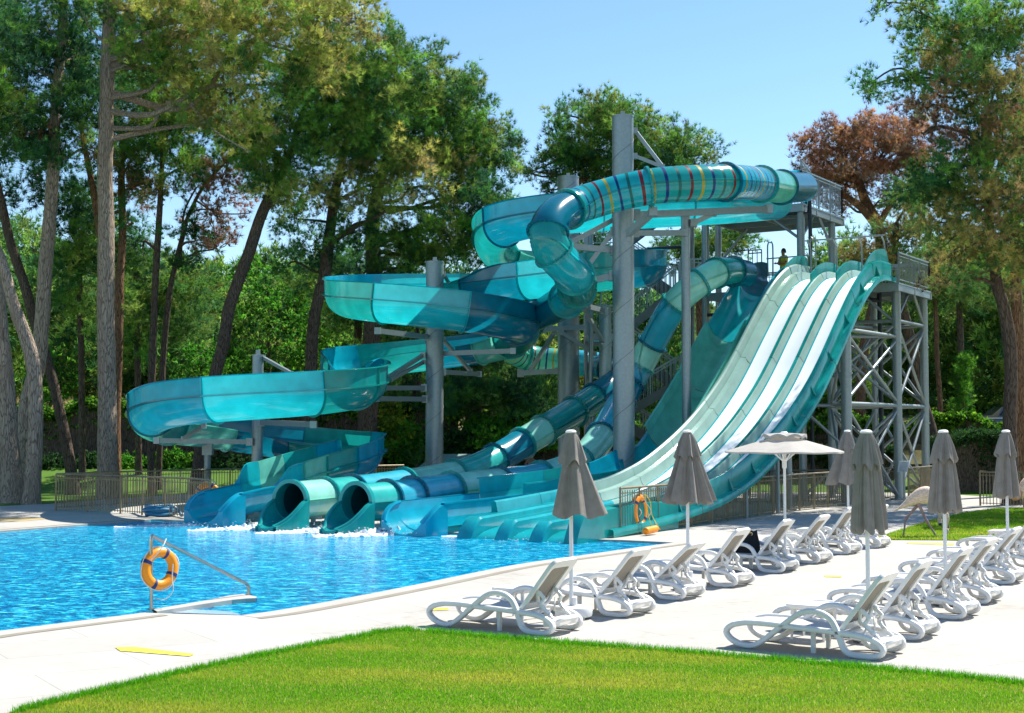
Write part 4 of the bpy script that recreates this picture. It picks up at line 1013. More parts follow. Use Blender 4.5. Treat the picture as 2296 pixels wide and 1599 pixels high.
# ---------------------------------------------------------------- bag
o=LO[4][1]; c=o+HD*1.02+ND*.33+np.array((0,0,.30)); t=thing('beach_bag','black slouching beach bag with metal eyelets standing on a lounger','bag',c,LROT+.25)
mb=MB(); rows=[]
for i in range(12):
    f=i/11; z=.005+.42*f; w=.235*(1-.12*f+.05*math.sin(5*f)); d=.12*(1-.55*f)+.012*math.sin(9*f); row=[]
    for a in np.linspace(0,2*PI,40,endpoint=False):
        c_=math.copysign(abs(math.cos(a))**.5,math.cos(a)); s_=math.copysign(abs(math.sin(a))**.6,math.sin(a))
        row.append((w*c_*(1+.03*math.sin(7*a+3*f)),d*s_*(1+.12*math.sin(5*a+4*f)),z+.03*f*math.sin(3*a+1)-.03*f*abs(c_)**3))
    rows.append(row)
mb.grid(rows,closed=True); mb.add(rows[0],[tuple(range(39,-1,-1))]); mb.add([(x_,y_,z_-.02) for x_,y_,z_ in rows[-1]],[tuple(range(40))]); obj('body',mb,'bag',t,local=True)
for sx in (-.11,.10):
    mb=MB(); mb.tube([(sx+.022*math.cos(a),-.075,.345+.028*math.sin(a)) for a in np.linspace(0,2*PI,16,endpoint=False)],.006,6,closed=True); obj('eyelet',mb,'brass',t,local=True)
mb=MB(); mb.tube(crom(np.array([(-.11,-.08,.345),(-.14,-.12,.24),(-.02,-.13,.16),(.09,-.12,.22),(.10,-.08,.345)]),.03)[0],.010,6); obj('strap',mb,'bag',t,local=True)
# ---------------------------------------------------------------- handrail with lifebuoy
b=G(339,1369); t=thing('handrail','bent stainless steel pool handrail carrying the near lifebuoy','handrail',b)
top=P(339,1201,b[1]); e=G(558,1337); te=P(556,1311,e[1])
mb=MB(); pth=np.array([b,b+(top-b)*.5,b+(top-b)*.93,top+(te-top)*.012+(0,0,.0),top+(te-top)*.06,top+(te-top)*.5,top+(te-top)*.93,te+(0,0,-.015),te*.5+e*.5,e])
pp,_=crom(pth,.05); mb.tube(pp,.026,12); mb.cyl(b,b+(0,0,.02),.055,14); mb.cyl(e,e+(0,0,.03),.055,14); obj('rail',mb,'steel',t)
def buoy(c,ax,label,R_=.30,r_=.085,rope='rope',tilt=None,th=.0,ell=1.0):
    """ax: two unit axes of the ring plane"""
    t=thing('lifebuoy',label,'lifebuoy',c,0,'orange lifebuoys'); a1,a2=[nrm(a) for a in ax]; n_=np.cross(a1,a2)
    pts=lambda rr,off=0:[c+rr*(math.cos(a)*a1+math.sin(a)*a2*ell)+n_*off for a in np.linspace(0,2*PI,48,endpoint=False)]
    mb=MB(); mb.tube(pts(R_),r_,14,closed=True); obj('ring',mb,'orange',t)
    for q in range(4):
        a0=PI/4+q*PI/2+th; mb=MB(); mb.tube([c+R_*(math.cos(a)*a1+math.sin(a)*a2*ell) for a in np.linspace(a0-.10,a0+.10,5)],r_+.006,14); obj('band',mb,'navy',t)
    mb=MB(); rp=[]
    for q in range(4):
        a0=PI/4+q*PI/2+th
        for f in (0,.5,): 
            a=a0+f*PI/2; rp.append(c+(R_+r_*(1.02 if f==0 else 1.25))*(math.cos(a)*a1+math.sin(a)*a2*ell)+n_*.02)
    rp.append(rp[0]); mb.tube(crom(np.array(rp),.05)[0],.009,6); obj('grab_rope',mb,rope,t)
    return t
c=P(357,1275,b[1]+.12)
t1=buoy(c,(nrm((.66,.73,.14)),nrm((-.14,0,1))),'large orange lifebuoy with navy bands hanging on the near pool handrail',R_=.225,r_=.072,th=.2)
t1=None
mb=MB(); k1=P(373,1208,b[1]+.1); mb.tube(crom(np.array([k1,P(365,1225,b[1]),P(350,1245,b[1]-.05),P(330,1262,b[1]-.05)]),.05)[0],.009,6)
mb.tube(crom(np.array([P(388,1265,b[1]+.1),P(386,1300,b[1]+.1),P(388,1325,b[1]+.1),P(368,1345,b[1]+.1),P(345,1340,b[1]+.1)]),.05)[0],.008,6)
tag(obj('rope',mb,'rope'),'white rope looped from the near pool handrail around its lifebuoy','rope')
c=P(466,1108,G(466,1163)[1]+.4); 
buoy(c,((1,.1,0),(0,0,1)),'orange lifebuoy half hidden behind the leftmost slide mouth',R_=.27,r_=.08,th=.3)
mb=MB(); yy=G(466,1163)[1]+.4; mb.tube(crom(np.array([P(447,1095,yy),P(452,1078,yy),P(466,1074,yy),P(482,1080,yy),P(484,1092,yy)]),.05)[0],.012,6); obj('hanger',mb,'galv',[o_ for o_ in bpy.data.objects if o_.get('label')=='orange lifebuoy half hidden behind the leftmost slide mouth'][0])
g=G(1436,1196); c=P(1432.5,1146,g[1]-.10)
fd=nrm(G(1475,1191.5)-G(1391,1203)); t3=buoy(c,(fd*.62+np.array((0,-.5,0))*0+np.array((0,.0,0)),(.0,0,1)),'orange lifebuoy hanging on the bars of the curving fence beside the racer slide',R_=.27,r_=.085,th=.15,ell=1.22)
mb=MB(); Y3=g[1]-.2
mb.tube(crom(np.array([P(1423,1107,Y3),P(1425,1118,Y3),P(1432,1138,Y3),P(1438,1150,Y3),P(1430,1165,Y3),P(1441,1180,Y3),P(1447,1190,Y3)]),.05)[0],.011,6)
mb.tube(crom(np.array([P(1441,1108,Y3),P(1447,1125,Y3),P(1460,1146,Y3),P(1452,1160,Y3)]),.05)[0],.011,6)
k=P(1448,1197,Y3-.05)
for i in range(9): mb.tube([k+.075*(math.cos(a+i)*nrm((1,.3*math.sin(i),0))+math.sin(a+i)*nrm((.2*math.cos(i),.3,1)))for a in np.linspace(0,2*PI,14,endpoint=False)],.011,6,closed=True)
tag(obj('rope',mb,'rope'),'white rope with a coiled knot hanging from the fence lifebuoy','rope')
g2=G(1459,1200); t=thing('rescue_tube','yellow orange rescue float lying at the foot of the curving fence','rescue float',g2-fd*.2)
mb=MB(); mb.tube(crom(np.array([g2-fd*.30+(0,0,.10),g2-fd*.2+(0,0,.115),g2+fd*.2+(0,0,.13),g2+fd*.30+(0,0,.14)]),.05)[0],[.04]+[.085]*(len(crom(np.array([g2-fd*.30+(0,0,.10),g2-fd*.2+(0,0,.115),g2+fd*.2+(0,0,.13),g2+fd*.30+(0,0,.14)]),.05)[0])-2)+[.05],14); obj('float',mb,'orange',t)
mb=MB(); mb.tube(crom(np.array([P(1445,1108,Y3),P(1450,1130,Y3),P(1455,1160,Y3),P(1464,1185,Y3)]),.05)[0],.010,6); mb.tube(crom(np.array([P(1447,1108,Y3),P(1458,1125,Y3),P(1462,1155,Y3),P(1480,1188,Y3)]),.05)[0],.010,6); obj('line',mb,'yrope',t)
# hose
c=G(357,1158); t=thing('pool_hose','coiled blue ribbed pool hose lying on the deck before the left fence','hose',c)
mb=MB(); pts=[]; r_=random.Random(4)
for i in range(7*18):
    a=i/18*2*PI; k=i//18; R_=.34+.05*math.sin(k*2.1)+.02*math.sin(a*3); pts.append(c+np.array((R_*math.cos(a)*1.12+.05*math.sin(k),R_*math.sin(a)*.9,.05+.038*k+.02*math.sin(a*2+k))))
pts+= [c+np.array((.45,-.1,.28)),c+np.array((.58,-.05,.16)),c+np.array((.66,-.12,.05)),c+np.array((.72,-.16,.04))]
pp,_=crom(np.array(pts),.035); mb.tube(pp,[.040+.006*(i%2) for i in range(len(pp))],8); obj('coil',mb,'hose',t)
# ---------------------------------------------------------------- flamingos
def skin_body(name,verts,edges,radii,mat,parent,levels=2):
    me=bpy.data.meshes.new(name); off=wloc(parent) if parent else np.zeros(3)
    me.from_pydata([tuple(np.array(v)-off) for v in verts],edges,[]); o=link(name,me,mat,parent)
    m=o.modifiers.new('skin','SKIN'); m.use_smooth_shade=True
    for i,r in enumerate(radii):
        sv=me.skin_vertices[0].data[i]; sv.radius=(r,r) if np.isscalar(r) else r
    me.skin_vertices[0].data[0].use_root=True
    s=o.modifiers.new('sub','SUBSURF'); s.levels=levels; s.render_levels=levels
    return o
def flamingo(base,scale,face,label,headdown,bodymat='fpink',neckmat='fpink'):
    t=thing('flamingo_statue',label,'statue',base); f=np.array((math.cos(face),math.sin(face),0)); s_=np.array((-f[1],f[0],0)); b=np.array(base)
    q=lambda a,c,z: b+f*a*scale+s_*c*scale+np.array((0,0,z*scale))
    mb=MB(); rows=[]
    prof=[(-.66,.60,.012,.01),(-.55,.655,.045,.03),(-.42,.74,.085,.075),(-.26,.85,.13,.15),(-.08,.945,.16,.21),(.10,.98,.165,.235),(.24,.955,.15,.23),(.35,.89,.11,.19),(.42,.82,.06,.12),(.45,.79,.02,.04)]
    fine,_=crom(np.array([(a,z,w,h) for a,z,w,h in prof]),.04)
    for a,z,w,h in fine: rows.append([q(a,w*math.cos(u)*(1+.04*math.sin(9*u)),z+h*math.sin(u)*(1.0 if math.sin(u)>0 else .85)) for u in np.linspace(0,2*PI,28,endpoint=False)])
    mb.grid(rows,closed=True); obj('body',mb,bodymat,t)
    if headdown: nk=[(.34,0,.86),(.42,0,.74),(.50,0,.64),(.58,0,.56),(.62,.0,.44),(.60,0,.32),(.58,0,.22),(.59,0,.17)]; hd=[(.60,0,.12),(.56,0,.06)]
    else: nk=[(.36,0,.86),(.46,0,.78),(.55,0,.80),(.60,0,.95),(.56,0,1.12),(.50,0,1.28),(.50,0,1.42),(.56,0,1.50)]; hd=[(.62,0,1.50),(.70,0,1.44)]
    pp,_=crom(np.array([q(*v) for v in nk]),.03); n=len(pp); mb=MB(); mb.tube(pp,np.linspace(.10,.045,n)*scale*np.where(np.linspace(0,1,n)<.2,1.0,.85),12)
    mb.tube(crom(np.array([q(*nk[-1]),q(*hd[0]),q(*hd[1])]),.02)[0],.055*scale,12); obj('neck',mb,neckmat,t)
    mb=MB(); h1=np.array(q(*hd[1])); d=nrm(h1-np.array(q(*hd[0]))); dn=nrm(d+np.array((0,0,-.9))-f*.3); bp,_=crom(np.array([h1-d*.02,h1+d*.07*scale,h1+d*.10*scale+dn*.06*scale,h1+d*.08*scale+dn*.13*scale]),.015); mb.tube(bp,np.linspace(.042,.008,len(bp))*scale,10); obj('beak',mb,'black',t)
    for sg,kn,ft in ((1,(-.35,.10,.40),(-.42,.10,-.02)),(-1,(.12,-.06,.38),(.36,-.08,-.02))):
        mb=MB(); hip=q(-.05+.02*sg,.06*sg,.80); K_=q(*kn); Ft=q(*ft)
        lp=crom(np.array([hip,hip*.5+K_*.5,K_,K_*.5+Ft*.5,Ft]),.05)[0]; mb.tube(lp,[.045*scale*(1-.5*min(1,i/len(lp)*1.6)) +(.012*scale if abs(i/len(lp)-.5)<.06 else 0) for i in range(len(lp))],10)
        for da in (-.5,0,.5):
            tip=Ft+(f*math.cos(da)+s_*math.sin(da))*.19*scale+np.array((0,0,.0)); mb.tube([Ft+np.array((0,0,.01)),tip+np.array((0,0,.012))],[.022*scale,.012*scale],8)
        obj('leg',mb,'fleg',t)
    return t
fb=G(2062,1204); flamingo((fb[0]+.04,fb[1],0.02),.96,-.15,'pale pink flamingo statue bending its neck down on the lawn patch',True)
fb=G(2122,1186); flamingo((fb[0]+.02,fb[1],0.02),1.05,PI/2,'flamingo statue mostly hidden behind a furled parasol, one leg showing',True,'fpink')
fb=G(2281,1198); flamingo((fb[0]+.50,fb[1],0.02),1.15,PI+.1,'coral flamingo statue with a tall raised neck at the right picture edge',False,'fpink','forange')
# ---------------------------------------------------------------- people
def person(base,face,label,shirt,shorts,pose,height=1.78):
    k=height/1.78; t=thing('person',label,'person',base); f=np.array((math.cos(face),math.sin(face),0)); s_=np.array((-f[1],f[0],0)); b=np.array(base)
    q=lambda a,c,z: b+f*a*k+s_*c*k+np.array((0,0,z*k))
    V=[q(0,0,.95),q(0,0,1.10),q(.01,0,1.28),q(0,0,1.43),q(.0,0,1.52),q(.015,0,1.60),q(.02,0,1.70),
       q(0,.18,1.42),q(0,-.18,1.42)]; Ra=[(.15,.11),(.14,.10),(.165,.12),(.13,.09),(.055,.055),(.075,.085),(.075,.09),(.065,.065),(.065,.065)]
    Ed=[(0,1),(1,2),(2,3),(3,4),(4,5),(5,6),(3,7),(3,8)]
    if pose=='crossed': arms={7:[(.05,.24,1.16,.045),(.25,.05,1.17,.035),(.27,-.08,1.19,.03)],8:[(.05,-.24,1.16,.045),(.23,-.05,1.22,.035),(.25,.10,1.22,.03)]}
    else: arms={7:[(.0,.25,1.15,.045),(.06,.27,.92,.035),(.08,.27,.84,.03)],8:[(.0,-.25,1.15,.045),(.06,-.27,.92,.035),(.08,-.27,.84,.03)]}
    hands=[]
    for r0,l in arms.items():
        prev=r0
        for a,c_,z,rr in l: V.append(q(a,c_,z)); Ra.append((rr,rr)); Ed.append((prev,len(V)-1)); prev=len(V)-1
        hands.append(prev)
    for sg in (1,-1):
        prev=0
        for a,c_,z,rr in [(0,.09*sg,.88,.085),(.01,.10*sg,.50,.058),(-.01,.11*sg,.28,.05),(-.02,.11*sg,.08,.036),(.12,.12*sg,.03,.035)]:
            V.append(q(a,c_,z)); Ra.append((rr,rr)); Ed.append((prev,len(V)-1)); prev=len(V)-1
    skin_body('body',V,Ed,[tuple(x*k for x in r) for r in Ra],'skin',t,2)
    def hull(zs,ws,ds,mat,nm,cx=0.0):
        mb=MB(); mb.grid([[q(cx+d*math.cos(a),w*math.sin(a)*(1+.02*math.sin(6*a)),z) for a in np.linspace(0,2*PI,28,endpoint=False)] for z,w,d in zip(zs,ws,ds)],closed=True); return obj(nm,mb,mat,t)
    if shirt:
        hull([.86,.98,1.12,1.28,1.38,1.45,1.49,1.51],[.20,.19,.18,.205,.21,.19,.12,.08],[.14,.135,.135,.15,.14,.12,.10,.08],shirt,'shirt',.0)
        for sg in (1,-1):
            mb=MB(); mb.tube([q(0,.14*sg,1.44),q(.01,.20*sg,1.39),q(.035,.235*sg,1.25)],[.085*k,.088*k,.078*k],12,caps=False); obj('sleeve',mb,shirt,t)
        if shirt=='yshirt':
            mb=MB(); mb.tube([q(.08,.07,1.49),q(.165,.0,1.30),q(.08,-.07,1.49)],.012,6); mb.box(q(.165,0,1.26),(.05,.05,.08)); obj('whistle_cord',mb,'black',t)
    hull([.60,.75,.88,.99],[.22,.21,.20,.185],[.14,.145,.15,.13],shorts,'shorts')
    # head: face details and hair
    hb=MB(); ctr=q(.0,0,1.685)
    hb.add([],[])
    rows=[]
    for i in range(9):
        v=i/8*PI*.56; rows.append([ctr+k*(f*(.106*math.sin(v)*math.cos(a)-.012)+s_*.088*math.sin(v)*math.sin(a)+np.array((0,0,.122*math.cos(v)-(.0 if math.cos(a)>.3 else .04*(v/1.7)**2)))) for a in np.linspace(0,2*PI,24,endpoint=False)])
    mb=MB(); mb.grid(rows,closed=True); obj('hair',mb,'hair',t)
    mb=MB(); mb.tube([q(.095,0,1.665),q(.122,0,1.63),q(.10,0,1.62)],[.010*k,.016*k,.008*k],8); mb.tube([q(.075,0,1.555),q(.088,0,1.565),q(.08,0,1.575)],[.02*k,.022*k,.015*k],8); mb.tube([q(-.01,.085,1.66),q(-.015,.095,1.64),q(-.01,.085,1.615)],[.012*k,.016*k,.01*k],8); mb.tube([q(-.01,-.085,1.66),q(-.015,-.095,1.64),q(-.01,-.085,1.615)],[.012*k,.016*k,.01*k],8); obj('face_features',mb,'skin',t)
    mb=MB()
    for sg in (1,-1): mb.lathe(q(.092,.032*sg,1.655),[(.002,-.006),(.010,0),(.002,.006)],8)
    obj('eye',mb,'black',t)
    for h_,sg in zip(hands,(1,-1)):
        w=np.array(V[h_]); prev=np.array(V[h_-1]); d=nrm(w-prev); n1=nrm(np.cross(d,(0,0,1))); n2=np.cross(n1,d)
        mb=MB(); mb.tube([w,w+d*.05,w+d*.085],[.026*k,.036*k,.03*k],8)
        for j in range(4):
            o_=w+d*.08+n2*(j-1.5)*.018; L=(.06,.07,.065,.05)[j]; mb.tube([o_,o_+d*L*.6,o_+d*L*.9-n1*.02],[.009,.008,.006],6)
        mb.tube([w+d*.02+n2*.03,w+d*.05+n2*.055,w+d*.085+n2*.06],[.011,.010,.007],6); obj('hand',mb,'skin',t)
    return t
pl=P(1757,600,55.6); person((pl[0],pl[1],ZL),PI+.35,'lifeguard in a yellow shirt with folded arms standing on the lower start platform','yshirt','shorts','crossed')
pl=G(1192,1120); person((pl[0],pl[1],tz(pl[0],pl[1])),PI/2,'bare backed person seen from behind on the grass beyond the slide tubes',None,'shorts','down',1.72)
# ---------------------------------------------------------------- parked car far right
cb=np.array(P(2262,950,78)); zc=float(tz(cb[0],cb[1])); zc=P(2262,962,78)[2]-.0
t=thing('parked_car','dark parked car beyond the ivy between the right pine trunks','car',(cb[0],78,zc-.1))
mb=MB(); rows=[]
pf=[(-2.1,.35,.75),(-2.05,.3,.95),(-1.2,.3,1.05),(-.6,.3,1.5),(.7,.3,1.52),(1.4,.3,1.12),(2.05,.3,1.0),(2.15,.35,.7)]
for yv in (-.85,.85):
    rows.append([(cb[0]+a,78+yv*(1 if z<1.2 else .85),zc+z-.3) for a,_,z in pf]); 
lo_=[(cb[0]+a,78-.85,zc+l-.3) for a,l,_ in pf]; hi_=[(cb[0]+a,78+.85,zc+l-.3) for a,l,_ in pf]
mb.grid([lo_,rows[0],rows[1],hi_,lo_]); obj('body',mb,'car',t,smooth=False)
mb=MB(); mb.add([(cb[0]-.75,77.13,zc+.75),(cb[0]+1.1,77.13,zc+.75),(cb[0]+.6,77.22,zc+1.15),(cb[0]-.45,77.22,zc+1.15)],[(0,1,2,3)]); obj('side_window',mb,'glass',t,smooth=False)
for sx in (-1.3,1.35):
    mb=MB(); mb.cyl((cb[0]+sx,77.05,zc+.02),(cb[0]+sx,77.3,zc+.02),.33,20); w_=obj('wheel',mb,'black',t); mb=MB(); mb.cyl((cb[0]+sx,77.03,zc+.02),(cb[0]+sx,77.06,zc+.02),.2,16); obj('rim',mb,'galv',w_)
mb=MB(); mb.beam((cb[0]-2.1,77.1,zc+.58),(cb[0]+2.1,77.1,zc+.6),.03,.07); obj('trim',mb,'carw',t)
# ---------------------------------------------------------------- vegetation
fr=np.random.default_rng(21)
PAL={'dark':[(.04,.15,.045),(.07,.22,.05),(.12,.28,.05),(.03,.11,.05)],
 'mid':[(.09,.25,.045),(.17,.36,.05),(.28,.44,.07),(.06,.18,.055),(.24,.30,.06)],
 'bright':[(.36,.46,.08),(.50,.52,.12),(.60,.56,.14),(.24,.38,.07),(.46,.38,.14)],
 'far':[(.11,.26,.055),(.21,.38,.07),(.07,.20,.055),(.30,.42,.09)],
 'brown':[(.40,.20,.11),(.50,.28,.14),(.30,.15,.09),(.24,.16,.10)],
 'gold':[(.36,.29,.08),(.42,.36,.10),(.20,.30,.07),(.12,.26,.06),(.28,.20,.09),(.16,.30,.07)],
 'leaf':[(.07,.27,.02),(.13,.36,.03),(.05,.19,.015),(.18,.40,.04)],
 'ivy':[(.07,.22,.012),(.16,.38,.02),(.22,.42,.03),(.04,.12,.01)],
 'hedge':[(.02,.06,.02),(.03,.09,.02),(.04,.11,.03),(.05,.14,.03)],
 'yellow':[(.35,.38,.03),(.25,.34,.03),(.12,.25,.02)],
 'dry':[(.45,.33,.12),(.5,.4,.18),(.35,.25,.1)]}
def needles(centers,rc,pal,nt,nn,L,W,upb=.35,flat=.65,down=0.0,jit=.5,axis=None):
    """needle tufts gathered in plumes: returns verts, tints"""
    nc=len(centers)
    if nc==0: return np.zeros((0,3)),np.zeros((0,3))
    if axis is None:
        T=centers[:,None,:]+fr.normal(0,1,(nc,nt,3))*np.array((rc*.55,rc*.55,rc*.55*flat)); ax=fr.normal(0,1,(nc*nt,3))
    else:
        A=axis+fr.normal(0,.35,axis.shape); A[:,2]+=.25; A/=np.linalg.norm(A,axis=1)[:,None]
        k=fr.uniform(-1,1,(nc,nt,1)); T=centers[:,None,:]+A[:,None,:]*k*rc*.95+fr.normal(0,1,(nc,nt,3))*rc*.30*(1.15-.55*k)*np.array((1,1,.8))
        ax=np.repeat(A,nt,0)*1.1+fr.normal(0,.55,(nc*nt,3))
    T=T.reshape(-1,3); n=len(T)
    ax/=np.linalg.norm(ax,axis=1)[:,None]; ax[:,2]+=upb-down; ax/=np.linalg.norm(ax,axis=1)[:,None]
    D=ax[:,None,:]*1.0+fr.normal(0,.50,(n,nn,3)); D/=np.linalg.norm(D,axis=2)[:,:,None]
    S=np.cross(D,fr.normal(0,1,(n,nn,3))); S/=np.linalg.norm(S,axis=2)[:,:,None]
    ln=L*fr.uniform(.6,1.25,(n,nn,1)); O=T[:,None,:]
    v=np.stack([O-S*W/2,O+S*W/2,O+D*ln],2).reshape(-1,3)
    pal=np.array(PAL[pal]) if isinstance(pal,str) else pal
    cc=pal[fr.integers(0,len(pal),nc)]*fr.uniform(1-jit,1+jit,(nc,1))
    tc=np.repeat(cc,nt,0)*fr.uniform(.78,1.2,(n,1)); tc=np.repeat(tc,nn*3,0)
    return v,tc
def ellip(c,r,n,bias=.45):
    d=fr.normal(0,1,(n,3)); d/=np.linalg.norm(d,axis=1)[:,None]; q=fr.random((n,1))**bias
    return c+d*q*np.array(r)
def limb(mb,a,b,r0,r1,sag=.1,k=6):
    a=np.asarray(a,float);b=np.asarray(b,float); L=np.linalg.norm(b-a)
    m1=a+(b-a)*.35+fr.normal(0,.06*L,3); m2=a+(b-a)*.7+fr.normal(0,.06*L,3)+np.array((0,0,sag*L*.3))
    p,_=crom(np.array([a,m1,m2,b]),max(.15,L/12)); mb.tube(p,np.linspace(r0,r1,len(p)),k)
def tree(label,trunk,blobs,barkm='bark_dark',name='pine_tree',L=.27,W=.021,dens=1.9,twigs=10,grp='pine trees around the slides',base=None,limbs=True,extra=[],rc=.5,nt=15,nn=18,seed=None,cat='pine tree'):
    """trunk: (x,y,width px,Y) from the ground up; blobs: (x,y,rx,ry,Y,dY,pal[,density])"""
    pts=[P(x,y,Y) for x,y,w,Y in trunk]; rad=[w/2*Y/F for x,y,w,Y in trunk]
    b=pts[0].copy(); b[2]=float(tz(b[0],b[1]))-.1
    if trunk[0][1]>HZ-200 and pts[0][2]>b[2]+.05:
        pts.insert(0,b); rad.insert(0,rad[0]*1.15)
    t=thing(name,label,cat,(pts[0][0],pts[0][1],pts[0][2]),0,grp)
    q=np.c_[np.array(pts),np.array(rad)]; pp,_=crom(q,.22)
    K=16; mb=MB(); n=len(pp); rows=[]
    jit=fr.normal(0,.035,(n,K)); jit[1:]=(jit[1:]+jit[:-1])/2
    T=np.gradient(pp[:,:3],axis=0);T/=np.linalg.norm(T,axis=1)[:,None]
    for i in range(n):
        u=nrm(np.cross(T[i],(0,1,0))); w=np.cross(T[i],u); fl=1+.35*math.exp(-max(0,pp[i,2]-pp[0,2])/.5)
        rows.append([pp[i,:3]+(u*math.cos(a)+w*math.sin(a))*pp[i,3]*fl*(1+jit[i,j]+.05*math.sin(3*a+i*.2)) for j,a in enumerate(np.linspace(0,2*PI,K,endpoint=False))])
    mb.grid(rows,closed=True); obj('trunk',mb,barkm,t)
    lb=MB(); VV=[];CC=[]
    for e in extra:  # explicit limbs: list of (x,y,Y,w)
        ep=np.array([list(P(x,y,Y))+[w/2*Y/F] for x,y,Y,w in e]); es_,_=crom(ep,.2); lb.tube(es_[:,:3],es_[:,3],8)
    for bl in blobs:
        x,y,rx,ry,Y,dY,pal=bl[:7]; dd=bl[7] if len(bl)>7 else 1.0
        c=P(x,y,Y); r=(rx*Y/F,dY,ry*Y/F); area=PI*r[0]*r[2]
        nc=max(4,int(area/(PI*rc*rc)*4.6*dens*dd)); cen=ellip(c,r,nc)
        axx=(cen-c)/np.array(r); v,tc=needles(cen,rc,pal,nt,nn,L,W,axis=axx); VV.append(v);CC.append(tc)
        if limbs:
            tr=pp[:,:3]; want=c[2]-r[2]*.3; j=int(np.argmin(np.abs(tr[:,2]-min(want,tr[-1,2]))+.3*np.linalg.norm(tr[:,:2]-c[:2],axis=1)))
            dist=np.linalg.norm(c-tr[j]); r0=min(pp[j,3]*.6,.05+.012*dist); limb(lb,tr[j],c,r0,.03)
            for k in range(int(twigs*max(.5,min(3,area/8)))):
                e=cen[fr.integers(0,nc)]; s=c+(e-c)*fr.uniform(0,.4); limb(lb,s,e,.022,.006,k=4)
    if lb.n: obj('branches',lb,barkm,t)
    if VV:
        v=np.concatenate(VV);c=np.concatenate(CC); fastmesh('crown',v,np.arange(len(v)).reshape(-1,3),c,'leaf',t)
    return t
# --- named foreground pines
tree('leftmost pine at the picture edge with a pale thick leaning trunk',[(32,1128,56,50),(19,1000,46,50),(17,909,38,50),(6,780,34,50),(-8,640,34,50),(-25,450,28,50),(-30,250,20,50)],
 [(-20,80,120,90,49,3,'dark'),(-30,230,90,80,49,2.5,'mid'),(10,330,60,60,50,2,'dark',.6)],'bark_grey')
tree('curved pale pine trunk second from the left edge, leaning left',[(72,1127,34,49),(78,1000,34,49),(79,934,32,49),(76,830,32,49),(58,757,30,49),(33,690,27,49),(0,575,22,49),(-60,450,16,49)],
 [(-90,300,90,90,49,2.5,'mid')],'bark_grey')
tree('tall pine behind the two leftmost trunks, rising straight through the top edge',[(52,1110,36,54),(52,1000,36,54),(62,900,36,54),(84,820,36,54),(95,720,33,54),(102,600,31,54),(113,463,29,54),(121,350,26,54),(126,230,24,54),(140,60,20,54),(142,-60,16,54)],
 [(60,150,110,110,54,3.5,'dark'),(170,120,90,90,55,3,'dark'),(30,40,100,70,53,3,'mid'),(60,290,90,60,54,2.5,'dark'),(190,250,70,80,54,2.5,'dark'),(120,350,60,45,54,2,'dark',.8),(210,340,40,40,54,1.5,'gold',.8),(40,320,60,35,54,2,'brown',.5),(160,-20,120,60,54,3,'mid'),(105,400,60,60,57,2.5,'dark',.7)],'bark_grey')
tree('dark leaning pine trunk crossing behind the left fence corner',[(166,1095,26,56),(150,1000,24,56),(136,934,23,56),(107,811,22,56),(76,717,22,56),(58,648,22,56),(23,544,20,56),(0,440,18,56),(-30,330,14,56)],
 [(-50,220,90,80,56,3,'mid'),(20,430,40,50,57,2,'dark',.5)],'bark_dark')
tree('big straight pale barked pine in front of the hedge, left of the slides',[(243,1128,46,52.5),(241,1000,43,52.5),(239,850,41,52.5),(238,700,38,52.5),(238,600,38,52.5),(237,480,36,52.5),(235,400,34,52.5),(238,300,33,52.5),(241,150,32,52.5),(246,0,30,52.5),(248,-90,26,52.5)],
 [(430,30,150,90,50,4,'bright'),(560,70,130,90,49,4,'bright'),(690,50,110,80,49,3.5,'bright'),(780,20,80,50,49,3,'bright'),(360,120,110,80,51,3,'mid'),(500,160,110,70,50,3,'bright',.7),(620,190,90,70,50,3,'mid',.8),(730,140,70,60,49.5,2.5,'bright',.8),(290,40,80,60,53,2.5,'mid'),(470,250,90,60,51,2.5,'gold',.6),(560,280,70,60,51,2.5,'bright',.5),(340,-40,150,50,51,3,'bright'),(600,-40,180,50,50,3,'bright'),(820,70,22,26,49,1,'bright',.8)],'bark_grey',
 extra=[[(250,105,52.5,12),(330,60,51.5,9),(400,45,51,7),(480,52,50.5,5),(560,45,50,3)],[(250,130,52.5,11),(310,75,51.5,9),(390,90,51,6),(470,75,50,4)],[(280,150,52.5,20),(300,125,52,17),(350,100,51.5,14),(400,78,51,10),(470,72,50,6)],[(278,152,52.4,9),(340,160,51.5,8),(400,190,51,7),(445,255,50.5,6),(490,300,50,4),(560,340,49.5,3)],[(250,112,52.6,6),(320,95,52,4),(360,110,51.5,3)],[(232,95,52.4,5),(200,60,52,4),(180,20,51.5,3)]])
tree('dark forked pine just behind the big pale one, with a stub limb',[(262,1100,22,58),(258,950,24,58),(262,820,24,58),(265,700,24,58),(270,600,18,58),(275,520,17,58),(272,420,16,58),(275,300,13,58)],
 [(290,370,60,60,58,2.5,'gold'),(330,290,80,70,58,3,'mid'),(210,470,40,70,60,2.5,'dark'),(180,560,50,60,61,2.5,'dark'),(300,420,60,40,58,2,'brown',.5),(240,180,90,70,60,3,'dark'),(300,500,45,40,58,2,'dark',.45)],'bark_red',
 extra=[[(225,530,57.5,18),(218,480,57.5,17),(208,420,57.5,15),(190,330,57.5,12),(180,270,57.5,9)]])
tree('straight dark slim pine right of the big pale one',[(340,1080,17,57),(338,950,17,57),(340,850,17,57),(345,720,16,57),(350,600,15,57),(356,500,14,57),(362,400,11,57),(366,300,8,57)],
 [(380,300,90,80,57,3,'mid'),(340,200,90,80,58,3,'mid'),(420,380,60,50,56.5,2,'mid',.8),(360,420,50,35,57,1.8,'gold',.7),(440,220,80,70,58,3,'mid'),(320,560,35,60,60,1.5,'dark',.4)],'bark_dark')
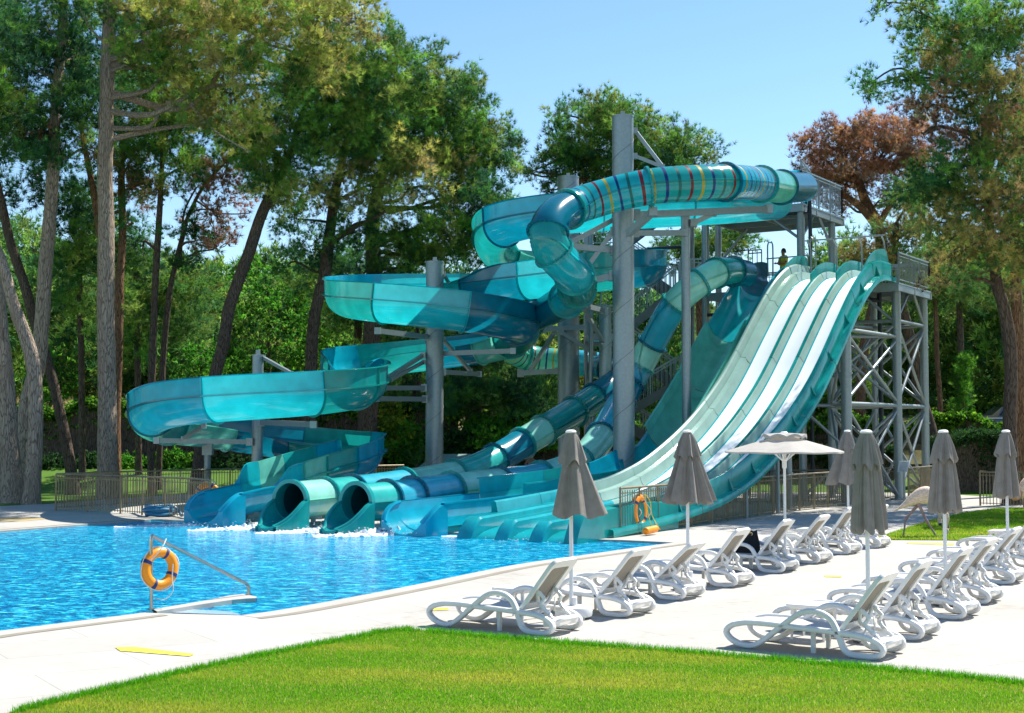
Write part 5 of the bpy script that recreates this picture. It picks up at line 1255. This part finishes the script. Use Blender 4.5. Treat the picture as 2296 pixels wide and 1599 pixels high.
tree('slim forked dark pine with bare drooping twigs over the left coil',[(356,1075,13,58.5),(362,900,14,58.5),(366,800,14,58.5),(380,660,13,58.5),(397,580,12,58.5),(412,520,11,58.5),(422,485,9,58.5),(455,420,7,58.5),(500,370,5,58.5)],
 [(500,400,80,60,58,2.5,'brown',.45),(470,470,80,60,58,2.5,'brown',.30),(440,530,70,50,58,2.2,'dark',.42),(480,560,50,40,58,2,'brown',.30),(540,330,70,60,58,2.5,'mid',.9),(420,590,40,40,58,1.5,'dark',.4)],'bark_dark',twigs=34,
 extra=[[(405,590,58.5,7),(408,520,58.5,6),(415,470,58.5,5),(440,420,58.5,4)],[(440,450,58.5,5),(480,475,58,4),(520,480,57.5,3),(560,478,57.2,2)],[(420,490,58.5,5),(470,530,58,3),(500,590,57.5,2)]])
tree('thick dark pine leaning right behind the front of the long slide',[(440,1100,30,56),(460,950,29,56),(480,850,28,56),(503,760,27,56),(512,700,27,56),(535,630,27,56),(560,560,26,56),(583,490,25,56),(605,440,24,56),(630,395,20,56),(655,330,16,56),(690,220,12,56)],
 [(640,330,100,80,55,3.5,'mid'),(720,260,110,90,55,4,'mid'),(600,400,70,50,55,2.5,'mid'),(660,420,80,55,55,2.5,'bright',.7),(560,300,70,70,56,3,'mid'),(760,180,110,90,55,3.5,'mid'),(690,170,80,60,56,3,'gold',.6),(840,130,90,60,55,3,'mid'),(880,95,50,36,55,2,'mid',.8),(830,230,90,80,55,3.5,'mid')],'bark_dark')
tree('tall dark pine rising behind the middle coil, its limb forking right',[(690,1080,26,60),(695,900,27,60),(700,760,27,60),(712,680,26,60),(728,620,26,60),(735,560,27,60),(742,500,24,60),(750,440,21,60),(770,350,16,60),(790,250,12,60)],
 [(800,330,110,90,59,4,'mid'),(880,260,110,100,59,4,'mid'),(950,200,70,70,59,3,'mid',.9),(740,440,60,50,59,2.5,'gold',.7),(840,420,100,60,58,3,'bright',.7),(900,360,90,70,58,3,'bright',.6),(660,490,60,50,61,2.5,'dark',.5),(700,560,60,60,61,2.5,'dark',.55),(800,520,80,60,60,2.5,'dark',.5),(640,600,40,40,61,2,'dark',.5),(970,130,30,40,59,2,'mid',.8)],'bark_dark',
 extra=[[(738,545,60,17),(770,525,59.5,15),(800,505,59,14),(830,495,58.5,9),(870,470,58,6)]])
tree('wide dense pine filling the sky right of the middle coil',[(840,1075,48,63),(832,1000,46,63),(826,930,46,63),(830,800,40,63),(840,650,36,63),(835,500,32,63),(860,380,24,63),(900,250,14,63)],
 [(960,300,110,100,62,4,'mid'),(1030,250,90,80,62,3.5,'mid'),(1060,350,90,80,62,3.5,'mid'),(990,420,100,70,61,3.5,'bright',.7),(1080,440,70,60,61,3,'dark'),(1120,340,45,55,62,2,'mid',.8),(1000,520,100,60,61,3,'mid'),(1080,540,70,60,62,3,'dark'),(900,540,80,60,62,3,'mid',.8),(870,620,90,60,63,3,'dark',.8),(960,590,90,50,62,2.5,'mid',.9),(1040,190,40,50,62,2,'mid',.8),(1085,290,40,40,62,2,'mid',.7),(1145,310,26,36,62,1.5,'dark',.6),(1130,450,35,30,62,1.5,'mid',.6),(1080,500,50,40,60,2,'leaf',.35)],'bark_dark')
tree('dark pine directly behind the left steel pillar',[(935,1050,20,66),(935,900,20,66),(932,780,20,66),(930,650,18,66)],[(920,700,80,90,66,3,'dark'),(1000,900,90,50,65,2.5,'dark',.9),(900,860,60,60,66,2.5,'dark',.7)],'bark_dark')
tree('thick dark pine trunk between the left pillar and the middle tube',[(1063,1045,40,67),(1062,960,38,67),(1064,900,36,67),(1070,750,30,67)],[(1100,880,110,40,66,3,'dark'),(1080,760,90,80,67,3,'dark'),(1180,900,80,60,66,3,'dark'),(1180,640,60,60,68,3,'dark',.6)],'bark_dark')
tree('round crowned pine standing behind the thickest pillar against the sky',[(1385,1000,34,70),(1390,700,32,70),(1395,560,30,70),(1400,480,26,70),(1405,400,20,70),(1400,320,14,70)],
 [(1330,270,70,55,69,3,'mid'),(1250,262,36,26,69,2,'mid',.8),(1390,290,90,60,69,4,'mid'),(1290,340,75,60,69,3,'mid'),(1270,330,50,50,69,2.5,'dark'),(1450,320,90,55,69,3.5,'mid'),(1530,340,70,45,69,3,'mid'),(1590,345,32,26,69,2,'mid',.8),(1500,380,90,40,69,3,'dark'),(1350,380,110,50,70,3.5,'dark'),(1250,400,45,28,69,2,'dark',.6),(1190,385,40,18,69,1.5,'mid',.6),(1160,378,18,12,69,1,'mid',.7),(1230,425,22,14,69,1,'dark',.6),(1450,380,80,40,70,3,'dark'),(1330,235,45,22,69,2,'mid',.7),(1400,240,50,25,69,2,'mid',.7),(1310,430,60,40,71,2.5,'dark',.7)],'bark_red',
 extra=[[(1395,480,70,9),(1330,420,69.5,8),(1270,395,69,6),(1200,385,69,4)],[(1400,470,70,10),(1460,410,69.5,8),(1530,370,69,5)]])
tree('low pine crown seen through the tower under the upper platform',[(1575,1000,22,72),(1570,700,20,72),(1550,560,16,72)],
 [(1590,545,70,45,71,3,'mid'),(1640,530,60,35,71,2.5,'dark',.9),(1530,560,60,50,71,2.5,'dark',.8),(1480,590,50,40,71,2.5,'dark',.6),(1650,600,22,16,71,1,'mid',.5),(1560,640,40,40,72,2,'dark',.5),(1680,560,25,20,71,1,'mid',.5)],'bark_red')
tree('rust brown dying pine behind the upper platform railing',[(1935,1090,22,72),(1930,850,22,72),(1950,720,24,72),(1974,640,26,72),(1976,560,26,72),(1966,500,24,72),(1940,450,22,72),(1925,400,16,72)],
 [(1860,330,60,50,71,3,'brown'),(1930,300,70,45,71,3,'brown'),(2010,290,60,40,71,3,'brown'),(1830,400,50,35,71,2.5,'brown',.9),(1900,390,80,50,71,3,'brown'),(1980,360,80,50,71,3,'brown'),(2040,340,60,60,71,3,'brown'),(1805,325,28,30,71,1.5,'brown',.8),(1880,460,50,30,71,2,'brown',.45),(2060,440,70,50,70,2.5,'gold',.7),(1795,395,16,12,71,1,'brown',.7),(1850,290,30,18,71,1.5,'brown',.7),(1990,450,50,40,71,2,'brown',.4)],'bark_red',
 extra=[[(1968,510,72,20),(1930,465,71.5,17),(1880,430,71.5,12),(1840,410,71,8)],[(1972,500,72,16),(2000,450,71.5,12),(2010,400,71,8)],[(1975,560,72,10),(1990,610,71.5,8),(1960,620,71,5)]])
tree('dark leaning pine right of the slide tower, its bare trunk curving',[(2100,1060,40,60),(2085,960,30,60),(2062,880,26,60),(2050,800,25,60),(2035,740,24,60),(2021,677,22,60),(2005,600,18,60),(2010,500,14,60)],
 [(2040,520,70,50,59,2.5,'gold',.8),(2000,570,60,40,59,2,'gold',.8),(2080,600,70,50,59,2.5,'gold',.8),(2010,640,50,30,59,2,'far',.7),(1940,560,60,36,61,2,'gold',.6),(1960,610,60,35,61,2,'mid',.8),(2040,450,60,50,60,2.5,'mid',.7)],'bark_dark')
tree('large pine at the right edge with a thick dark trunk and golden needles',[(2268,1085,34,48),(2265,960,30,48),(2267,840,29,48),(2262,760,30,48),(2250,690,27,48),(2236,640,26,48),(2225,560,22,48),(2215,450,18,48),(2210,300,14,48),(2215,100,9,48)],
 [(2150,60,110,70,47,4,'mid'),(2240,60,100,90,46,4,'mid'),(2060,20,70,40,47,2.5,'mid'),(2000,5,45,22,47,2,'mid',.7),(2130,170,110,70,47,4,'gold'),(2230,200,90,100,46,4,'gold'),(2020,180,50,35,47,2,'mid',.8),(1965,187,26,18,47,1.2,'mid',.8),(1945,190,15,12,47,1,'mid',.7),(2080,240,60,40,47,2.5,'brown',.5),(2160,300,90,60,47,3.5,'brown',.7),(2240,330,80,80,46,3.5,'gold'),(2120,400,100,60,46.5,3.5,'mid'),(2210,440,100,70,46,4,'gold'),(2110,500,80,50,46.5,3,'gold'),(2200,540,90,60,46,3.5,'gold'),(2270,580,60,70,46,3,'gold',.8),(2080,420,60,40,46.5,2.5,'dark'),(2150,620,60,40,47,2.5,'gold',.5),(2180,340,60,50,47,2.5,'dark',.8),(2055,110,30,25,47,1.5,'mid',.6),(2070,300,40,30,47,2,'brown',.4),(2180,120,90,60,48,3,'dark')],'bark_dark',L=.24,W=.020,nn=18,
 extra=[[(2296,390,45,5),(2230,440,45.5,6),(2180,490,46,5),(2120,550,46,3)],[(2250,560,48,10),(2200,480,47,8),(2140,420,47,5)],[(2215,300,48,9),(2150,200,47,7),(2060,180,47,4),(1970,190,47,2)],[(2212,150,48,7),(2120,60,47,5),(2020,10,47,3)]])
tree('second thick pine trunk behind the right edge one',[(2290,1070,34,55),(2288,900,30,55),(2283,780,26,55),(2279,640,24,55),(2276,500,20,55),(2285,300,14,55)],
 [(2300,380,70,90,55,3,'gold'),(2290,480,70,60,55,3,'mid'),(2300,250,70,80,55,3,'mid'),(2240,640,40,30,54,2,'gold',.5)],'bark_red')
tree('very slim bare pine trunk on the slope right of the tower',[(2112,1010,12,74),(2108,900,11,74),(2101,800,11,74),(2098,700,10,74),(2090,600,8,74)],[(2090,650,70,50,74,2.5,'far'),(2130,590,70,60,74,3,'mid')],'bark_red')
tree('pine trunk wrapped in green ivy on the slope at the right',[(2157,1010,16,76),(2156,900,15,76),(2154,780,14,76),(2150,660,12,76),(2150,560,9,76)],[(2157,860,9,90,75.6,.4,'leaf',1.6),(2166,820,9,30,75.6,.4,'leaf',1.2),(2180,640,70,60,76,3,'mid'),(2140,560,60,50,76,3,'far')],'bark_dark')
# --- shade pines standing behind and right of the frame
tree('pine beyond the right picture edge shading the path',[(2480,1100,34,47),(2490,800,30,47),(2480,500,24,47),(2480,200,16,47)],[(2400,500,160,110,46,4,'mid'),(2520,300,160,130,47,4,'mid'),(2380,260,100,90,46,4,'gold'),(2560,550,120,90,48,4,'dark')],'bark_dark')
# --- background forest
BG=[]
def bg(x,Y,yt,yb,hw,pal,label,bark_='bark_red',dn=1.0):
    bl=[]; n=5
    for i in range(n):
        f=i/(n-1); y=yt+(yb-yt)*(.08+.84*f); w=hw*(.55+.6*math.sin(PI*(.18+.62*f))); bl.append((x+fr.normal(0,hw*.22),y,w,(yb-yt)/n*.95,Y+fr.normal(0,1),2.6*hw/60,pal if fr.random()<.75 else 'mid',dn))
    g=P(x,1000,Y); z=float(tz(g[0],g[1])); yg=HZ-(z-CAMH)/Y*F
    tree(label,[(x,yg,13,Y),(x+fr.normal(0,8),(yg+yb)/2,11,Y),(x+fr.normal(0,10),yb-20,10,Y),(x,yt+30,5,Y)],bl,bark_,L=.50,W=.085,nt=12,nn=7,rc=.8,twigs=3,dens=2.2,name='pine_tree',grp='pine trees of the background forest')
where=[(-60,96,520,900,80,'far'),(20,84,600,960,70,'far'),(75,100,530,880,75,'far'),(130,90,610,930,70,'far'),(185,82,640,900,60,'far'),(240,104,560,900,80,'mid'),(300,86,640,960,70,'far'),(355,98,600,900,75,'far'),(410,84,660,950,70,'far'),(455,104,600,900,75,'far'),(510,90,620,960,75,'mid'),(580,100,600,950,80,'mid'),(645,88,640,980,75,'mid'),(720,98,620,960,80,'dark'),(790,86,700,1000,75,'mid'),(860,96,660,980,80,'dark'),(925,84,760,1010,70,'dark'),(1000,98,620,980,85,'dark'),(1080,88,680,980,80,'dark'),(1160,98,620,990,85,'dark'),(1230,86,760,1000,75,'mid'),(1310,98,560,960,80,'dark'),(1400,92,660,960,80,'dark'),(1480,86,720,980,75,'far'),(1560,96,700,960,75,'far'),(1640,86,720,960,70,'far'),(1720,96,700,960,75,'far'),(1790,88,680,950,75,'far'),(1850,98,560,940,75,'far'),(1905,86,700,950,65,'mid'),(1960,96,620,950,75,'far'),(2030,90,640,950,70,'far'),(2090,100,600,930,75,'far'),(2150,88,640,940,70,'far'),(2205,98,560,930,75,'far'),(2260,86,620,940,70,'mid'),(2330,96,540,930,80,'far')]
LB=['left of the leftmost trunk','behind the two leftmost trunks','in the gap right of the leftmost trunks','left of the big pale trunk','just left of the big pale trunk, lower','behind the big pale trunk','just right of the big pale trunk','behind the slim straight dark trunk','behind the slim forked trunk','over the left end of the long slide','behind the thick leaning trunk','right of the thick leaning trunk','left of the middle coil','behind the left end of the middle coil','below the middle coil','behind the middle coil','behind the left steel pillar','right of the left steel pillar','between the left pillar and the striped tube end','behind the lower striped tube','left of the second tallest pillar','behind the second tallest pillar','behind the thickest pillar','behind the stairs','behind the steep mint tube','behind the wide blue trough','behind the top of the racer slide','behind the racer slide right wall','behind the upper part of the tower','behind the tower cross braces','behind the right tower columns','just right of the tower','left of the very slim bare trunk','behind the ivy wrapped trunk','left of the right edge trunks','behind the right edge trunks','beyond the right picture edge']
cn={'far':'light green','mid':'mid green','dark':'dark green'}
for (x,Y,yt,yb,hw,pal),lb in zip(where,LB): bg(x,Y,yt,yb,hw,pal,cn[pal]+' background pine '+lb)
# far wood as one mass
xs_=np.arange(-150,160,2.3); VV=[];CC=[]
cen=[]
for x in xs_:
    for k in range(30):
        Y=fr.uniform(118,150); z=tz(x,Y)+fr.uniform(0,8.5+1.5*math.sin(x*.23)); cen.append((x+fr.normal(0,1.5),Y,z))
v,tc=needles(np.array(cen),1.7,'far',14,7,.9,.2,flat=.8); tag(fastmesh('far_wood',v,np.arange(len(v)).reshape(-1,3),tc,'leaf'),'distant pine wood on the slope behind everything',kind='stuff')
# hedges: ivy over the wall
def hedge(name,label,x0,x1,Y,z0,z1,th,pal,n,L=.13,W=.12,rag=.25,cat='hedge',core='hedge'):
    t=thing(name,label,cat,((x0+x1)/2,Y,z0))
    cx=fr.uniform(x0,x1,n); face=fr.random(n); top=z1+rag*np.sin(cx*1.3+1)+rag*.6*np.sin(cx*3.1)
    zz=z0+(top-z0)*fr.random(n)**.8; yy=Y-th/2+fr.random(n)*th*.5; up=face>.6; zz[up]=top[up]-fr.random(up.sum())*.2; yy[~up]+=.55*(1-(zz[~up]-z0)/(top[~up]-z0)); yy[up]=Y-th/2-.15+fr.random(up.sum())*th
    c=np.c_[cx,yy,zz]; v,tc=needles(c,.22,pal,6,4,L,W,upb=.6)
    # lower leaves share the palette; set back under the overhanging top for shade
    fastmesh('leaves',v,np.arange(len(v)).reshape(-1,3),tc,'leaf',t)
    mb=MB(); m=60; X=np.linspace(x0,x1,m); rows=[]
    for yy_,f in ((Y-th*.32,0),(Y-th*.32,.9),(Y+th*.4,.92),(Y+th*.4,0)): rows.append([(a,yy_+.1*math.sin(a*2),z0+(z1-z0)*f+ (rag*.8*math.sin(a*1.3+1) if f else 0)) for a in X])
    mb.grid(rows); obj('stems',mb,'bark_dark',t)
    return t
hedge('ivy_hedge','bright leafy ivy hanging over the retaining wall behind the left pines',-34,-2.5,65.6,1.35,3.6,1.2,'ivy',5200)
hedge('ivy_hedge','shaded ivy bank behind the tubes in the middle',-2.2,13,65.6,1.3,3.1,1.2,'leaf',2600)
hedge('ivy_hedge','sunlit ivy bank behind the slide tower and its right side',13.2,45,64.6,1.9,3.0,1.4,'ivy',6500)
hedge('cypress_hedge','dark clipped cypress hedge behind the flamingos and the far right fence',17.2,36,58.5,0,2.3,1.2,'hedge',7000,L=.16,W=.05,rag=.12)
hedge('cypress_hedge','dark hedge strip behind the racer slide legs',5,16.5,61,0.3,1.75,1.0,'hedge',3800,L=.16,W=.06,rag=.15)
def bush(x,y,Y,rx,rz,pal,label,n=160,nm='shrub',L=.16,W=.09):
    c=P(x,y,Y); t=thing(nm,label,'shrub',(c[0],c[1],tz(c[0],c[1])),0,'shrubs along the wall')
    cen=ellip(c,(rx,rx*.8,rz),n); v,tc=needles(cen,.28,pal,7,6,L,W,upb=.6); fastmesh('leaves',v,np.arange(len(v)).reshape(-1,3),tc,'leaf',t)
    mb=MB(); g=np.array((c[0],c[1],tz(c[0],c[1])))
    for _ in range(9): limb(mb,g+fr.normal(0,.08,3)*(1,1,0),cen[fr.integers(0,n)],.02,.006,k=4)
    obj('stems',mb,'bark_dark',t); return t
for i,(x,y,rx,rz,pal,lb) in enumerate([(285,1048,.9,.6,'leaf','leafy shrub against the wall just right of the big pale trunk'),(390,1045,1.2,.7,'leaf','wide leafy shrub against the wall below the left coil'),(330,1052,.7,.5,'leaf','small leafy shrub between two trunks left of the slide'),(120,1060,1.3,.8,'hedge','dark shrub behind the left trunks'),(200,1055,.9,.7,'hedge','dark shrub left of the big pale trunk'),(520,1050,1.3,.6,'hedge','dark shrub behind the lowest coil'),(900,1000,1.4,1.1,'leaf','bushy shrub left of the left steel pillar'),(880,960,1.0,1.2,'yellow','yellow green climbing shrub left of the left steel pillar'),(1130,985,1.8,.9,'leaf','bright shrub behind the lower tubes right of the left pillar'),(1020,1010,1.2,1.0,'hedge','dark shrub right of the left pillar'),(1220,975,1.3,.8,'leaf','leafy shrub behind the second tallest pillar'),(1480,965,1.5,.5,'ivy','low bright shrub behind the stairs'),(1600,968,2.0,.5,'ivy','low bright shrub behind the racer slide'),(840,1030,1.0,.6,'hedge','low dark shrub behind the right end of the lowest coil')]):
    bush(x,y,63.5 if i<8 else 64,rx,rz,pal,lb,n=int(130*rx))
tree('mid height dark pine filling the gap left of the big pale trunk',[(185,1080,14,60.5),(182,800,14,60.5),(178,600,12,60.5)],[(180,470,60,60,60,3,'dark'),(200,560,70,60,60,3,'mid'),(150,640,60,60,60,3,'mid'),(190,690,60,50,61,3,'far')],'bark_dark')
tree('mid height pine filling the gap between the slim dark trunks',[(312,1080,14,61.5),(308,800,14,61.5),(305,600,12,61.5)],[(300,580,55,60,61,3,'dark'),(400,640,70,60,62,3,'mid'),(310,680,70,60,61,3,'far'),(420,720,70,50,63,3,'far'),(290,760,55,45,61,3,'mid')],'bark_dark')
tree('dense dark pine between the leaning trunk and the left steel pillar',[(800,1060,18,70),(802,800,18,70),(805,600,16,70)],[(780,600,80,60,70,3,'dark'),(860,700,90,70,70,3,'dark'),(760,700,60,60,70,3,'mid'),(700,620,60,60,71,3,'mid',.8),(900,780,90,60,69,3,'mid')],'bark_dark')
# young broadleaf trees glowing behind the leaning pine
for x,y,Y,hw,lb in [(600,640,74,75,'bright green broadleaf tree glowing behind the thick leaning pine'),(540,820,72,70,'bright green broadleaf tree lower down behind the leaning pine'),(690,760,73,70,'green broadleaf tree left of the middle coil'),(450,800,78,60,'light broadleaf tree behind the left coil'),(130,830,80,60,'light green broadleaf tree between the left trunks')]:
    tree(lb,[(x,1010,10,Y),(x+4,900,9,Y),(x,y,6,Y)],[(x,y,hw,60,Y,3,'leaf',.8),(x+20,y+60,hw,50,Y,3,'leaf',.7),(x-20,y+120,hw*.9,50,Y,2.5,'mid',.6)],'bark_dark',name='broadleaf_tree',L=.22,W=.14,nt=9,nn=5,rc=.6,twigs=3,grp='broadleaf trees behind the pines',cat='broadleaf tree')
# small palm
g=P(935,1035,62); b=np.array((g[0],62,float(tz(g[0],62)))); t=thing('small_palm','small fan palm at the foot of the left steel pillar','palm',b); mb=MB()
for k in range(16):
    a=k/16*2*PI+.2; el=fr.uniform(.3,1.2); d=np.array((math.cos(a)*math.cos(el),math.sin(a)*math.cos(el),math.sin(el))); m=b+np.array((0,0,.3))+d*.6
    for j in range(9):
        e=(j-4)*.2; s=nrm(np.cross(d,(0,0,1.))); dd=nrm(d*math.cos(e)+s*math.sin(e)-np.array((0,0,.15))); w=np.cross(dd,(0,0,1.))*.02; mb.add([m-w,m+w,m+dd*.5],[(0,1,2)])
    mb.tube([b+np.array((0,0,.25)),m],.012,5)
v=np.concatenate(mb.v); obj('fronds',mb,simple('palm_green',(.06,.16,.03),rough=.5,trans=.3),t); mb=MB(); mb.tube([b,b+np.array((0,0,.35))],[.1,.07],10); obj('stem',mb,'bark_dark',t)
# dry grass tufts behind the ivy
cen=np.c_[fr.uniform(-36,-8,500),fr.uniform(67,69,500),np.full(500,0.)]; cen[:,2]=tz(cen[:,0],cen[:,1])+.15+.9*np.clip(fr.random(500),0,1)
v,tc=needles(cen,.5,'dry',10,6,.45,.05,upb=1.5); tag(fastmesh('dry_grass',v,np.arange(len(v)).reshape(-1,3),tc,'leaf'),'dry straw coloured grass above the ivy wall',kind='stuff')
# ---------------------------------------------------------------- light, sky, camera
SUN_AZ=R(47); SUN_EL=R(53)
sd=Vector((math.sin(SUN_AZ)*math.cos(SUN_EL),math.cos(SUN_AZ)*math.cos(SUN_EL),math.sin(SUN_EL)))
l=bpy.data.lights.new('sun','SUN'); l.energy=5.0; l.angle=R(.5); l.color=(1,.955,.88)
o=bpy.data.objects.new('sun',l); COL.objects.link(o); o.rotation_euler=sd.to_track_quat('Z','Y').to_euler()
w=bpy.data.worlds.new('World'); scene.world=w; w.use_nodes=True; nt=w.node_tree; nt.nodes.clear()
sk=nt.nodes.new('ShaderNodeTexSky'); sk.sky_type='NISHITA'; sk.sun_disc=False; sk.sun_elevation=SUN_EL; sk.sun_rotation=SUN_AZ
sk.air_density=1.0; sk.dust_density=.2; sk.ozone_density=2.4
bg_=nt.nodes.new('ShaderNodeBackground'); bg_.inputs[1].default_value=.105; ow=nt.nodes.new('ShaderNodeOutputWorld')
hs=nt.nodes.new('ShaderNodeHueSaturation'); hs.inputs['Saturation'].default_value=1.15; nt.links.new(sk.outputs[0],hs.inputs['Color']); nt.links.new(hs.outputs[0],bg_.inputs[0]); nt.links.new(bg_.outputs[0],ow.inputs[0])
cd=bpy.data.cameras.new('camera'); cam=bpy.data.objects.new('camera',cd); COL.objects.link(cam)
cam.location=(0,0,CAMH); cam.rotation_euler=(PI/2+TH,0,0); cd.sensor_width=36; cd.lens=F/2296*36; cd.clip_end=1500; cd.clip_start=.1
scene.camera=cam
scene.render.resolution_x=1024; scene.render.resolution_y=713
vs=scene.view_settings; vs.view_transform='Standard'; vs.look='None'; vs.gamma=1; vs.exposure=.84; vs.use_curve_mapping=False
try:
    scene.cycles.max_bounces=10; scene.cycles.transmission_bounces=6; scene.cycles.transparent_max_bounces=6; scene.cycles.diffuse_bounces=4
except Exception: pass
